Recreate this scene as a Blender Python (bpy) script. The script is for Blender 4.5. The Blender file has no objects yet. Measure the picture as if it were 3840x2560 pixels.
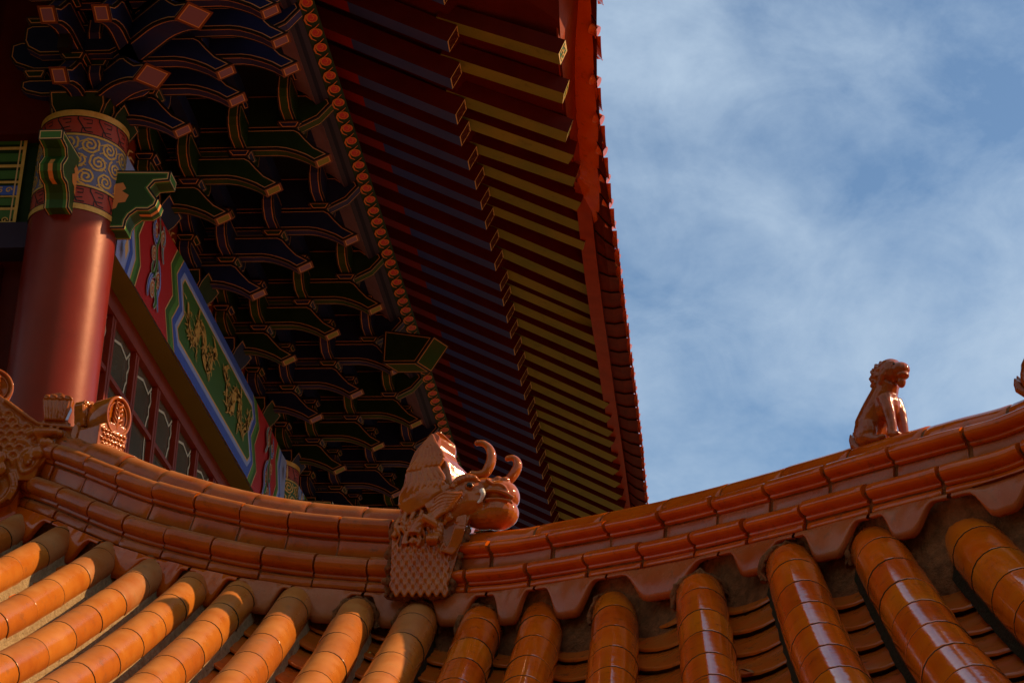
import bpy, math, random
from mathutils import Vector, Matrix
R = math.radians
sc = bpy.context.scene
# ---------------------------------------------------------------- camera
cam_d = bpy.data.cameras.new("camera"); cam = bpy.data.objects.new("camera", cam_d)
sc.collection.objects.link(cam); sc.camera = cam
cam_d.sensor_width = 36.0; cam_d.lens = 7900.9 / 3840 * 36.0; cam_d.clip_end = 5000; cam_d.clip_start = 0.05
_r = Vector((0.99498811, 0.09455623, 0.03252357)); _u = Vector((0.01010222, -0.41864998, 0.90809148)); _w = Vector((-0.0994817, 0.90321167, 0.41750698))
cam.matrix_world = Matrix(((_r.x, _u.x, -_w.x, 0), (_r.y, _u.y, -_w.y, 0), (_r.z, _u.z, -_w.z, 0), (0, 0, 0, 1)))
# ---------------------------------------------------------------- light
SUN_AZ = R(77.0)      # from +Y towards +X
SUN_EL = R(37.0)
world = bpy.data.worlds.new("World"); sc.world = world; world.use_nodes = True
nt = world.node_tree; nt.nodes.clear()
def N(t, **k):
    n = nt.nodes.new(t)
    for a, b in k.items(): setattr(n, a, b)
    return n
sky = N('ShaderNodeTexSky', sky_type='NISHITA', sun_disc=False, sun_elevation=SUN_EL, sun_rotation=SUN_AZ)
sky.altitude = 0; sky.air_density = 1.0; sky.dust_density = 0.6; sky.ozone_density = 1.6
tc = N('ShaderNodeTexCoord'); mp = N('ShaderNodeMapping'); mp.inputs['Scale'].default_value = (1.0, 1.1, 1.35); mp.inputs['Location'].default_value = (1, 5, 9); mp.inputs['Rotation'].default_value = (0.3, 0.55, 0.2)
n1 = N('ShaderNodeTexNoise'); n1.inputs['Scale'].default_value = 6.5; n1.inputs['Detail'].default_value = 12; n1.inputs['Roughness'].default_value = 0.60; n1.inputs['Distortion'].default_value = 0.15
n2 = N('ShaderNodeTexNoise'); n2.inputs['Scale'].default_value = 2.6; n2.inputs['Detail'].default_value = 5
mx = N('ShaderNodeMix', data_type='FLOAT'); mx.inputs[0].default_value = 0.38
rp = N('ShaderNodeValToRGB'); rp.color_ramp.elements[0].position = 0.395; rp.color_ramp.elements[1].position = 0.58
rp.color_ramp.elements[0].color = (0, 0, 0, 1); rp.color_ramp.elements[1].color = (1, 1, 1, 1)
cl = N('ShaderNodeMix', data_type='RGBA'); cl.inputs[7].default_value = (3.7, 4.7, 5.9, 1)
mul = N('ShaderNodeMath', operation='MULTIPLY'); mul.inputs[1].default_value = 0.85
bg = N('ShaderNodeBackground'); bg.inputs['Strength'].default_value = 0.105; out = N('ShaderNodeOutputWorld')
L = nt.links.new
L(tc.outputs['Generated'], mp.inputs[0]); L(mp.outputs[0], n1.inputs[0]); L(mp.outputs[0], n2.inputs[0])
L(n1.outputs[0], mx.inputs[2]); L(n2.outputs[0], mx.inputs[3]); n3 = N('ShaderNodeTexNoise'); n3.inputs['Scale'].default_value = 17; n3.inputs['Detail'].default_value = 8; n3.inputs['Roughness'].default_value = 0.6; n3.inputs['Distortion'].default_value = 0.6; L(mp.outputs[0], n3.inputs[0])
mx3 = N('ShaderNodeMix', data_type='FLOAT'); mx3.inputs[0].default_value = 0.22; L(mx.outputs[0], mx3.inputs[2]); L(n3.outputs[0], mx3.inputs[3]); L(mx3.outputs[0], rp.inputs[0]); L(rp.outputs[0], mul.inputs[0])
L(mul.outputs[0], cl.inputs[0]); tn = N('ShaderNodeMix', data_type='RGBA', blend_type='MULTIPLY'); tn.inputs[0].default_value = 1.0; tn.inputs[7].default_value = (0.86, 0.97, 0.99, 1); L(sky.outputs[0], tn.inputs[6]); L(tn.outputs[2], cl.inputs[6]); L(cl.outputs[2], bg.inputs[0]); L(bg.outputs[0], out.inputs[0])
sun_d = bpy.data.lights.new("sun", 'SUN'); sun_d.energy = 4.0; sun_d.angle = R(0.8); sun_d.color = (1.0, 0.72, 0.42)
sun = bpy.data.objects.new("sun", sun_d); sc.collection.objects.link(sun)
sdir = Vector((math.sin(SUN_AZ) * math.cos(SUN_EL), math.cos(SUN_AZ) * math.cos(SUN_EL), math.sin(SUN_EL)))
sun.rotation_euler = sdir.to_track_quat('Z', 'Y').to_euler()
vs = sc.view_settings; vs.view_transform = 'Standard'; vs.look = 'None'; vs.exposure = 0.32; vs.gamma = 1.0
rnd = random.Random(7)

# ---------------------------------------------------------------- materials
MATS = {}
def mat(name, col, rough=0.5, col2=None, nscale=6.0, bump=0.0, bscale=40.0, coat=0.0, spec=0.5, dark=None, dscale=14.0, damt=0.5, metal=0.0, rvar=0.0, dust=0.0):
    if name in MATS: return MATS[name]
    m = bpy.data.materials.new(name); m.use_nodes = True; t = m.node_tree; b = t.nodes['Principled BSDF']
    b.inputs['Roughness'].default_value = rough; b.inputs['Specular IOR Level'].default_value = spec; b.inputs['Metallic'].default_value = metal
    b.inputs['Specular Tint'].default_value = (1.0, 0.74, 0.52, 1); b.inputs['Coat Weight'].default_value = coat; b.inputs['Coat Roughness'].default_value = 0.08
    co = t.nodes.new('ShaderNodeTexCoord')
    def noise(s, d=6, r=0.6):
        n = t.nodes.new('ShaderNodeTexNoise'); n.inputs['Scale'].default_value = s; n.inputs['Detail'].default_value = d; n.inputs['Roughness'].default_value = r
        t.links.new(co.outputs['Object'], n.inputs[0]); return n
    last = None
    if col2:
        n = noise(nscale); rp = t.nodes.new('ShaderNodeValToRGB'); rp.color_ramp.elements[0].position = 0.33; rp.color_ramp.elements[1].position = 0.68
        rp.color_ramp.elements[0].color = (*col, 1); rp.color_ramp.elements[1].color = (*col2, 1); t.links.new(n.outputs[0], rp.inputs[0]); last = rp.outputs[0]
    if dark:
        n = noise(dscale, 8, 0.7); rp = t.nodes.new('ShaderNodeValToRGB'); rp.color_ramp.elements[0].position = 0.56; rp.color_ramp.elements[1].position = 0.72
        rp.color_ramp.elements[0].color = (0, 0, 0, 1); rp.color_ramp.elements[1].color = (damt, damt, damt, 1)
        mi = t.nodes.new('ShaderNodeMix'); mi.data_type = 'RGBA'; t.links.new(n.outputs[0], rp.inputs[0]); t.links.new(rp.outputs[0], mi.inputs[0])
        if last: t.links.new(last, mi.inputs[6])
        else: mi.inputs[6].default_value = (*col, 1)
        mi.inputs[7].default_value = (*dark, 1); last = mi.outputs[2]
    if dust:   # pale dust settled on faces that look up
        ge = t.nodes.new('ShaderNodeNewGeometry'); sx = t.nodes.new('ShaderNodeSeparateXYZ'); t.links.new(ge.outputs['Normal'], sx.inputs[0]); n = noise(9, 8, .65)
        ad = t.nodes.new('ShaderNodeMath'); ad.operation = 'MULTIPLY_ADD'; ad.inputs[1].default_value = .9; t.links.new(n.outputs[0], ad.inputs[0]); t.links.new(sx.outputs[2], ad.inputs[2])
        mr = t.nodes.new('ShaderNodeMapRange'); mr.inputs[1].default_value = .85; mr.inputs[2].default_value = 1.45; mr.inputs[4].default_value = dust; t.links.new(ad.outputs[0], mr.inputs[0])
        mi = t.nodes.new('ShaderNodeMix'); mi.data_type = 'RGBA'; t.links.new(mr.outputs[0], mi.inputs[0])
        if last: t.links.new(last, mi.inputs[6])
        else: mi.inputs[6].default_value = (*col, 1)
        mi.inputs[7].default_value = (0.44, 0.20, 0.07, 1); last = mi.outputs[2]
        ro = t.nodes.new('ShaderNodeMapRange'); ro.inputs[1].default_value = 0; ro.inputs[2].default_value = max(dust, .01); ro.inputs[3].default_value = rough; ro.inputs[4].default_value = .6; t.links.new(mr.outputs[0], ro.inputs[0]); t.links.new(ro.outputs[0], b.inputs['Roughness'])
    if last: t.links.new(last, b.inputs['Base Color'])
    else: b.inputs['Base Color'].default_value = (*col, 1)
    if bump:
        n = noise(bscale, 4); bp = t.nodes.new('ShaderNodeBump'); bp.inputs['Strength'].default_value = bump; bp.inputs['Distance'].default_value = 0.01
        t.links.new(n.outputs[0], bp.inputs['Height']); t.links.new(bp.outputs[0], b.inputs['Normal'])
    if rvar:
        n = noise(nscale * 2.3, 6); mr = t.nodes.new('ShaderNodeMapRange'); mr.inputs[3].default_value = rough - rvar; mr.inputs[4].default_value = rough + rvar
        mr.inputs[1].default_value = 0.3; mr.inputs[2].default_value = 0.7; t.links.new(n.outputs[0], mr.inputs[0]); t.links.new(mr.outputs[0], b.inputs['Roughness'])
    MATS[name] = m; return m
GLO = mat('glazed_ornament', (0.34, 0.060, 0.003), 0.10, (0.46, 0.115, 0.008), 12, 0.15, 16, 0.1, 0.5, (0.14, 0.04, 0.01), 30, 0.5, rvar=0.05)
GLL = mat('glazed_tile_worn_sunlit', (0.48, 0.115, 0.010), 0.16, (0.58, 0.175, 0.020), 9, 0.12, 14, 0, 0.42, (0.26, 0.10, 0.03), 24, 0.5, dust=.22)  # worn, dusty glaze, its tone held down for the sunlit left tubes
GL = mat('glazed_tile', (0.72, 0.098, 0.002), 0.09, (0.80, 0.145, 0.004), 9, 0.10, 12, 0.1, 0.5, (0.16, 0.045, 0.012), 26, 0.55, rvar=0.08)  # brightened to make up for weak light on the shaded right tubes
GLR = mat('glazed_ridge', (0.52, 0.066, 0.002), 0.10, (0.64, 0.115, 0.004), 7, 0.12, 10, 0.1, 0.45, (0.10, 0.03, 0.012), 22, 0.6, rvar=0.07)
GRD = mat('glazed_ridge_dusty', (0.36, 0.056, 0.003), 0.20, (0.47, 0.095, 0.006), 7, 0.15, 12, 0.0, 0.4, (0.11, 0.035, 0.01), 22, 0.7, dust=.6)
GL2 = mat('glazed_tile_deep', (0.60, 0.072, 0.002), 0.11, (0.74, 0.120, 0.003), 7, 0.12, 12, 0.1, 0.5, (0.10, 0.028, 0.008), 20, 0.7, rvar=0.05)
GL3 = mat('glazed_tile_amber', (0.74, 0.125, 0.003), 0.08, (0.80, 0.175, 0.006), 8, 0.10, 12, 0.1, 0.5, (0.16, 0.045, 0.012), 26, 0.6, rvar=0.04)
GLM = mat('glazed_tile_mottled', (0.52, 0.135, 0.014), 0.22, (0.42, 0.095, 0.010), 12, 0.15, 14, 0, 0.4, (0.22, 0.085, 0.03), 16, 0.7, dust=.35)
GLD = mat('glazed_tile_dusty', (0.50, 0.20, 0.060), 0.42, (0.42, 0.105, 0.014), 7, 0.12, 30, 0.0, 0.4, (0.20, 0.10, 0.05), 30, 0.5)
PAN = mat('glazed_pan', (0.62, 0.090, 0.003), 0.2, (0.52, 0.12, 0.010), 11, 0.15, 20, 0.05, 0.45, (0.09, 0.035, 0.015), 20, 0.7)
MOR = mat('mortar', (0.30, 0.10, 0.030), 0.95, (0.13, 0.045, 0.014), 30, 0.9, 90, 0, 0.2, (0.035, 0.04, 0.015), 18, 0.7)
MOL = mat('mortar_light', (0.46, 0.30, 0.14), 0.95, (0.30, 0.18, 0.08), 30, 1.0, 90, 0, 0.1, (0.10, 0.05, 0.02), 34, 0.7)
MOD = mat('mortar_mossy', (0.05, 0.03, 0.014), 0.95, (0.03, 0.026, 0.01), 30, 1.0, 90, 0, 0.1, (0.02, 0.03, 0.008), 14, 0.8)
LIO = mat('glazed_figure', (0.27, 0.042, 0.003), 0.10, (0.38, 0.075, 0.006), 22, 0.2, 60, 0.1, 0.5, (0.07, 0.02, 0.006), 60, 0.6, rvar=0.04)
APR = mat('apron_glaze', (0.38, 0.070, 0.010), 0.25, (0.46, 0.125, 0.034), 5, 0.15, 16, 0.0, 0.4, (0.15, 0.055, 0.02), 20, 0.6, rvar=0.1)
LAC = mat('red_lacquer', (0.17, 0.007, 0.001), 0.34, (0.22, 0.010, 0.0012), 3, 0.04, 30, 0.0, 0.7, dark=(0.08, 0.005, 0.001), dscale=5, damt=.4, rvar=0.04)
LAC.node_tree.nodes['Principled BSDF'].inputs['Specular Tint'].default_value = (1.0, 0.46, 0.24, 1)
GOLD = mat('gold_paint', (0.85, 0.48, 0.09), 0.34, (0.70, 0.36, 0.06), 40, 0.3, 120, 0, 0.5, metal=0.15)
GOLDT = mat('gold_outline', (0.80, 0.48, 0.17), 0.5, metal=0.0, spec=.3)
LINE = mat('orange_line', (0.60, 0.27, 0.09), 0.5, spec=.2)
BLK = mat('black_border', (0.010, 0.006, 0.005), 0.5)
BLU = mat('blue_paint_shaded', (0.012, 0.018, 0.062), 0.5, (0.018, 0.024, 0.075), 12, 0.05, 40, spec=.15)  # bracket blue with the shade of the side faces in its colour
BLS = mat('blue_soffit', (0.026, 0.034, 0.115), 0.5, (0.045, 0.034, 0.10), 6, spec=.15)  # same blue made lighter, as undersides sit in less shade
GRN = mat('green_paint_shaded', (0.011, 0.028, 0.005), 0.5, (0.017, 0.038, 0.008), 12, 0.05, 40, spec=.15)  # bracket green, darkened for the shaded side faces
GRS = mat('green_soffit', (0.025, 0.068, 0.009), 0.5, (0.052, 0.070, 0.009), 6, spec=.15)  # lighter copy of the bracket green for less shaded undersides
ENP = mat('end_purple', (0.22, 0.11, 0.16), 0.5, spec=.2); ENO = mat('end_olive', (0.22, 0.20, 0.025), 0.5, spec=.2); ENB = mat('end_brown', (0.16, 0.045, 0.012), 0.5, spec=.2)
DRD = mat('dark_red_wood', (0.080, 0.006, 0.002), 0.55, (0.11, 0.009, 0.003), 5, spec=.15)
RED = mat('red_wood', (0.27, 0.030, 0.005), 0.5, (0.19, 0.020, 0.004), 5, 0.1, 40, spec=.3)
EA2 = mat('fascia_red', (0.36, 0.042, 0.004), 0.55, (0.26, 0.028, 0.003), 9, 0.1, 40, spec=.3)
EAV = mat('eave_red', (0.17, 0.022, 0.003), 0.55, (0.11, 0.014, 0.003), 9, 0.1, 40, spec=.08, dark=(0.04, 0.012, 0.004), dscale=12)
RAB = mat('rafter_blue', (0.045, 0.075, 0.26), 0.5, (0.065, 0.08, 0.24), 5, spec=.2); RAG = mat('rafter_olive', (0.26, 0.23, 0.028), 0.5, (0.17, 0.20, 0.030), 3, spec=.2, dark=(0.07, 0.06, 0.01), dscale=9, damt=.5); RAR = mat('rafter_red', (0.30, 0.016, 0.005), 0.5, spec=.2)
LAV = mat('lavender_board', (0.40, 0.26, 0.32), 0.6, (0.32, 0.20, 0.26), 9); STR = mat('grey_strip', (0.045, 0.035, 0.055), 0.6, spec=.1); STD = mat('dark_strip', (0.016, 0.014, 0.03), 0.6, spec=.1)
B_DB = mat('paint_blue_deep', (0.06, 0.12, 0.48), 0.4, (0.07, 0.14, 0.52), 20, spec=.3); B_LB = mat('paint_blue_pale', (0.34, 0.42, 0.72), 0.4, spec=.3); B_G = mat('paint_green', (0.09, 0.25, 0.035), 0.4, (0.12, 0.30, 0.045), 25, spec=.3)
B_GD = mat('paint_green_deep', (0.055, 0.15, 0.022), 0.4, spec=.3); B_R = mat('paint_red', (0.52, 0.020, 0.018), 0.4, spec=.3); B_W = mat('paint_white', (0.60, 0.55, 0.55), 0.5)
SOF = mat('olive_soffit', (0.15, 0.13, 0.014), 0.5, (0.18, 0.15, 0.018), 3, spec=.2)
TRO = mat('trim_orange', (0.62, 0.17, 0.02), 0.5, spec=.2); ORP = mat('paint_orange', (0.75, 0.26, 0.05), 0.4); FRT = mat('fret_red', (0.42, 0.045, 0.018), 0.45); GRF = mat('bracket_green', (0.055, 0.17, 0.028), 0.4, spec=.25); GRE = mat('bracket_green_deep', (0.026, 0.070, 0.012), 0.4, spec=.25); CBL = mat('cap_blue', (0.14, 0.155, 0.26), 0.4)
PANE = mat('window_pane', (0.085, 0.075, 0.045), 0.2, (0.13, 0.11, 0.07), 3, 0, 1, 0, 0.5, (0.03, 0.028, 0.02), 5, 0.6); CRM = mat('cream_fret', (0.62, 0.56, 0.36), 0.5)
TOOTH = mat('white_glaze', (0.72, 0.62, 0.48), 0.25); EYE = mat('eye_glaze', (0.01, 0.008, 0.006), 0.1); OLN = mat('olive_panel', (0.03, 0.045, 0.012), 0.5)
STO = mat('stone_paving', (0.10, 0.07, 0.045), 0.9, (0.13, 0.09, 0.06), 0.8, 0.3, 20)

# ---------------------------------------------------------------- mesh builder
def tag(o, label=None, cat=None, group=None, kind=None):
    if label: o['label'] = label
    if cat: o['category'] = cat
    if group: o['group'] = group
    if kind: o['kind'] = kind
    return o
def empty(name, loc=(0, 0, 0), parent=None):
    o = bpy.data.objects.new(name, None); sc.collection.objects.link(o); o.location = loc; o.empty_display_size = 0.2
    if parent: o.parent = parent
    return o
def offs(p, d):
    n = len(p); a = sum(p[i][0] * p[(i + 1) % n][1] - p[(i + 1) % n][0] * p[i][1] for i in range(n)); s = 1 if a > 0 else -1
    o = []
    for i in range(n):
        x0, y0 = p[i - 1]; x1, y1 = p[i]; x2, y2 = p[(i + 1) % n]
        ax, ay = x1 - x0, y1 - y0; bx, by = x2 - x1, y2 - y1
        la = math.hypot(ax, ay) or 1e-9; lb = math.hypot(bx, by) or 1e-9
        nax, nay = -ay / la * s, ax / la * s; nbx, nby = -by / lb * s, bx / lb * s
        k = 1 + nax * nbx + nay * nby; k = max(k, 0.35)
        o.append((x1 + (nax + nbx) / k * d, y1 + (nay + nby) / k * d))
    return o
class MB:
    def __init__(s): s.v = []; s.f = []; s.m = []; s.sm = []; s.mats = []
    def mi(s, m):
        if m not in s.mats: s.mats.append(m)
        return s.mats.index(m)
    def poly(s, pts, m, smooth=False):
        b = len(s.v); s.v += [tuple(p) for p in pts]; s.f.append(list(range(b, b + len(pts)))); s.m.append(s.mi(m)); s.sm.append(smooth)
    def grid(s, rows, m, closed=False, smooth=True, cap=False):
        b = len(s.v); n = len(rows[0])
        for r in rows: s.v += [tuple(p) for p in r]
        for i in range(len(rows) - 1):
            for j in range(n if closed else n - 1):
                a = b + i * n + j; c = b + i * n + (j + 1) % n
                s.f.append([a, c, c + n, a + n]); s.m.append(s.mi(m)); s.sm.append(smooth)
        if cap:
            s.f.append([b + j for j in range(n)]); s.m.append(s.mi(m)); s.sm.append(False)
            e = b + (len(rows) - 1) * n; s.f.append([e + j for j in range(n)][::-1]); s.m.append(s.mi(m)); s.sm.append(False)
    def tube(s, path, rad, m, n=8, flat=1.0, up=None):
        path = [Vector(p) for p in path]; rad = rad if isinstance(rad, (list, tuple)) else [rad] * len(path); rows = []
        ref = Vector(up) if up else Vector((0.13, 0.21, 0.97))
        for i, p in enumerate(path):
            t = (path[min(i + 1, len(path) - 1)] - path[max(i - 1, 0)]).normalized()
            a = t.cross(ref)
            if a.length < 1e-4: a = t.cross(Vector((1, 0, 0)))
            a.normalize(); b2 = a.cross(t)
            rows.append([p + rad[i] * (a * math.cos(6.28318 * k / n) + b2 * flat * math.sin(6.28318 * k / n)) for k in range(n)])
        s.grid(rows, m, True, True, True)
    def ball(s, c, r, m, rot=None, nu=14, nv=9):
        c = Vector(c); r = r if isinstance(r, (list, tuple)) else (r, r, r); rows = []
        for i in range(nv + 1):
            th = math.pi * (i + 0.02) / (nv + 0.04); row = []
            for j in range(nu):
                ph = 6.28318 * j / nu; q = Vector((r[0] * math.sin(th) * math.cos(ph), r[1] * math.sin(th) * math.sin(ph), r[2] * math.cos(th)))
                if rot: q = rot @ q
                row.append(c + q)
            rows.append(row)
        s.grid(rows, m, True, True, True)
    def box(s, lo, hi, m):
        x0, y0, z0 = lo; x1, y1, z1 = hi
        c = [(x0, y0, z0), (x1, y0, z0), (x1, y1, z0), (x0, y1, z0), (x0, y0, z1), (x1, y0, z1), (x1, y1, z1), (x0, y1, z1)]
        s.hexa(c, m)
    def hexa(s, c, m):
        for q in ((0, 3, 2, 1), (4, 5, 6, 7), (0, 1, 5, 4), (1, 2, 6, 5), (2, 3, 7, 6), (3, 0, 4, 7)): s.poly([c[i] for i in q], m)
    def pquad(s, pts, b, lw, mb, ml, mf):
        pts = [Vector(p) for p in pts]; o = pts[0]; n = (pts[1] - o).cross(pts[2] - o).normalized(); ex = (pts[1] - o).normalized(); ey = n.cross(ex)
        p0 = [((p - o).dot(ex), (p - o).dot(ey)) for p in pts]; p1 = offs(p0, b); p2 = offs(p0, b + lw)
        M = lambda p: o + ex * p[0] + ey * p[1]; k = len(p0)
        for i in range(k):
            j = (i + 1) % k
            s.poly([M(p0[i]), M(p0[j]), M(p1[j]), M(p1[i])], mb); s.poly([M(p1[i]), M(p1[j]), M(p2[j]), M(p2[i])], ml)
        s.poly([M(p) for p in p2], mf)
    def plate(s, o, A, T, th, outl, mf, ms, b=0.013, lw=0.005, ends=(), em=None, plain=()):
        o = Vector(o); A = Vector(A); T = Vector(T); Z = Vector((0, 0, 1)); M = lambda p, t: o + A * p[0] + Z * p[1] + T * t
        p1 = offs(outl, b); p2 = offs(outl, b + lw); n = len(outl)
        for t in (-th / 2, th / 2):
            for i in range(n):
                j = (i + 1) % n
                s.poly([M(outl[i], t), M(outl[j], t), M(p1[j], t), M(p1[i], t)], BLK); s.poly([M(p1[i], t), M(p1[j], t), M(p2[j], t), M(p2[i], t)], LINE)
            s.poly([M(p, t) for p in p2], mf)
        for i in range(n):
            j = (i + 1) % n; h = th / 2
            if i in ends: s.pquad([M(outl[i], -h), M(outl[j], -h), M(outl[j], h), M(outl[i], h)], 0.012, 0.0055, ENB, LINE, em or ms)
            elif i in plain: s.poly([M(outl[i], -h), M(outl[j], -h), M(outl[j], h), M(outl[i], h)], BLK)
            else:
                ts = [-h, -h + b, -h + b + lw, h - b - lw, h - b, h]
                for q, mm in enumerate((BLK, LINE, ms, LINE, BLK)): s.poly([M(outl[i], ts[q]), M(outl[j], ts[q]), M(outl[j], ts[q + 1]), M(outl[i], ts[q + 1])], mm)
    def dou(s, c, hx, hy, h, mf, ms):
        # bearing block: straight top, tapered foot; c = bottom centre
        x, y, z = c; k = 0.66; zt = z + h; zm = z + h * 0.5
        top = [(x - hx, y - hy), (x + hx, y - hy), (x + hx, y + hy), (x - hx, y + hy)]; bot = [(x + (a - x) * k, y + (b - y) * k) for a, b in top]
        for i in range(4):
            j = (i + 1) % 4
            s.pquad([(*bot[i], z), (*bot[j], z), (*top[j], zm), (*top[j], zt), (*top[i], zt), (*top[i], zm)], 0.009, 0.0045, BLK, LINE, mf)
        s.poly([(*p, z) for p in bot], BLK); s.poly([(*p, zt) for p in top], BLK)
    def build(s, name, parent=None, loc=None):
        me = bpy.data.meshes.new(name); me.from_pydata(s.v, [], s.f)
        for m in s.mats: me.materials.append(m)
        me.polygons.foreach_set('material_index', s.m); me.polygons.foreach_set('use_smooth', s.sm); me.update()
        o = bpy.data.objects.new(name, me); sc.collection.objects.link(o)
        if parent: o.parent = parent
        if loc: o.location = loc
        return o
def ease(a, b, t): return a + (b - a) * t
def lerp(xs, ys, x):
    if x <= xs[0]: return ys[0]
    for i in range(1, len(xs)):
        if x <= xs[i]: return ease(ys[i - 1], ys[i], (x - xs[i - 1]) / (xs[i] - xs[i - 1]))
    return ys[-1]
def smooth_path(p, n=6):
    p = [Vector(q) for q in p]; o = []
    for i in range(len(p) - 1):
        a, b, c, d = p[max(i - 1, 0)], p[i], p[i + 1], p[min(i + 2, len(p) - 1)]
        for k in range(n):
            t = k / n; o.append(0.5 * ((2 * b) + (c - a) * t + (2 * a - 5 * b + 4 * c - d) * t * t + (3 * b - a - 3 * c + d) * t ** 3))
    o.append(p[-1]); return o

# ================================================================ ground
GZ = -1.6
g = MB(); g.poly([(-900, -900, GZ), (900, -900, GZ), (900, 900, GZ), (-900, 900, GZ)], STO)
tag(g.build('ground'), kind='structure')

# ================================================================ TEMPLE HALL
hall = empty('temple_hall', (-3.38, 9.5, GZ)); tag(hall, 'tall painted temple hall with red columns, dougong brackets and a long raftered eave', 'temple')
HO = Vector((-3.38, 9.5, GZ))
def hpart(mb, name, parent=None):
    # children of the hall: keep world coordinates by shifting the mesh into the parent's frame
    mb.v = [(x - HO.x, y - HO.y, z - HO.z) for x, y, z in mb.v]; return mb.build(name, parent or hall)
BX = -3.2; BZ0, BZ1 = 5.01, 5.62; YC = 11.965
COLS = (9.5, 14.43, 19.36)
def ribbon(mb, M, path, w, m, closed=False):
    n = len(path); w = w if isinstance(w, (list, tuple)) else [w] * n; Lf = []; Rt = []
    for i in range(n):
        a = path[(i - 1) % n if closed else max(i - 1, 0)]; b = path[(i + 1) % n if closed else min(i + 1, n - 1)]
        dx, dy = b[0] - a[0], b[1] - a[1]; l = math.hypot(dx, dy) or 1e-6; nx, ny = -dy / l * w[i] / 2, dx / l * w[i] / 2
        Lf.append(M((path[i][0] + nx, path[i][1] + ny))); Rt.append(M((path[i][0] - nx, path[i][1] - ny)))
    for i in range(n if closed else n - 1):
        j = (i + 1) % n; mb.poly([Lf[i], Rt[i], Rt[j], Lf[j]], m)
def spiral(c, r, a0, turns, n=26, wav=0.0, s=1, rin=0.12):
    return [(c[0] + (r * (rin + (1 - rin) * (1 - i / n))) * (1 + wav * math.sin(i * 2.6)) * math.cos(a0 + s * turns * 6.28 * i / n), c[1] + (r * (rin + (1 - rin) * (1 - i / n))) * (1 + wav * math.sin(i * 2.6)) * math.sin(a0 + s * turns * 6.28 * i / n)) for i in range(n + 1)]
# ---- columns
for ci, cy in enumerate(COLS):
    c = MB(); rows = []
    for z in (GZ, 0, 1.5, 3, 4.2, 5.07):
        r = 0.237 - 0.008 * (z - GZ) / 6.6
        rows.append([(-3.38 + r * math.cos(6.28318 * k / 64), cy + r * math.sin(6.28318 * k / 64), z) for k in range(64)])
    c.grid(rows, LAC, True, True)
    col = hpart(c, 'column')
    c = MB(); rr = 0.230
    def band(z0, z1, m, r=rr, c=c, cy=cy):
        c.grid([[(-3.38 + r * math.cos(6.28318 * k / 64), cy + r * math.sin(6.28318 * k / 64), z) for k in range(64)] for z in (z0, z1)], m, True, True)
    band(5.07, 5.10, GOLD, rr + .003); band(5.10, 5.205, FRT); band(5.205, 5.217, GOLD, rr + .002)
    band(5.217, 5.498, CBL if ci != 1 else B_GD); band(5.498, 5.51, GOLD, rr + .002); band(5.51, 5.615, FRT); band(5.615, 5.65, GOLD, rr + .003)
    M = lambda p, cy=cy, r=rr + .0025: (-3.38 + r * math.cos(p[0] / rr), cy + r * math.sin(p[0] / rr), p[1])
    for zb in (5.10, 5.51):
        for k in range(13):
            a = k * 0.1111; h = 0.105
            ribbon(c, M, [(a + .004, zb + h), (a + .004, zb + h * .80), (a + .05, zb + h * .15), (a + .088, zb + h * .15)], .007, BLK)
            ribbon(c, M, [(a + .03, zb + h * .82), (a + .078, zb + h * .82), (a + .078, zb + h * .62), (a + .05, zb + h * .60)], .006, BLK)
            ribbon(c, M, [(a + .030, zb), (a + .030, zb + h * .30), (a + .078, zb + h * .38)], .006, BLK)
        ribbon(c, M, [(i * .03, zb + .003) for i in range(49)], .006, BLK); ribbon(c, M, [(i * .03, zb + .102) for i in range(49)], .006, BLK)
    for k in range(13):
        for q in range(3):
            cx = k * .1111 + (0.028 if q % 2 else -.028); cz = 5.263 + q * .094; s = 1 if q % 2 else -1
            ribbon(c, M, spiral((cx, cz), .052, 1.2 * s + q, 2.1, 34, .05, s), .0108, GOLD)
        for q in range(6): ribbon(c, M, [(k * .1111 + .030 + .004 * math.sin(q), 5.225 + q * .047), (k * .1111 + .052, 5.240 + q * .047), (k * .1111 + .075, 5.232 + q * .047)], .006, GOLD)
    hpart(c, 'column_capital', None)
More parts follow.
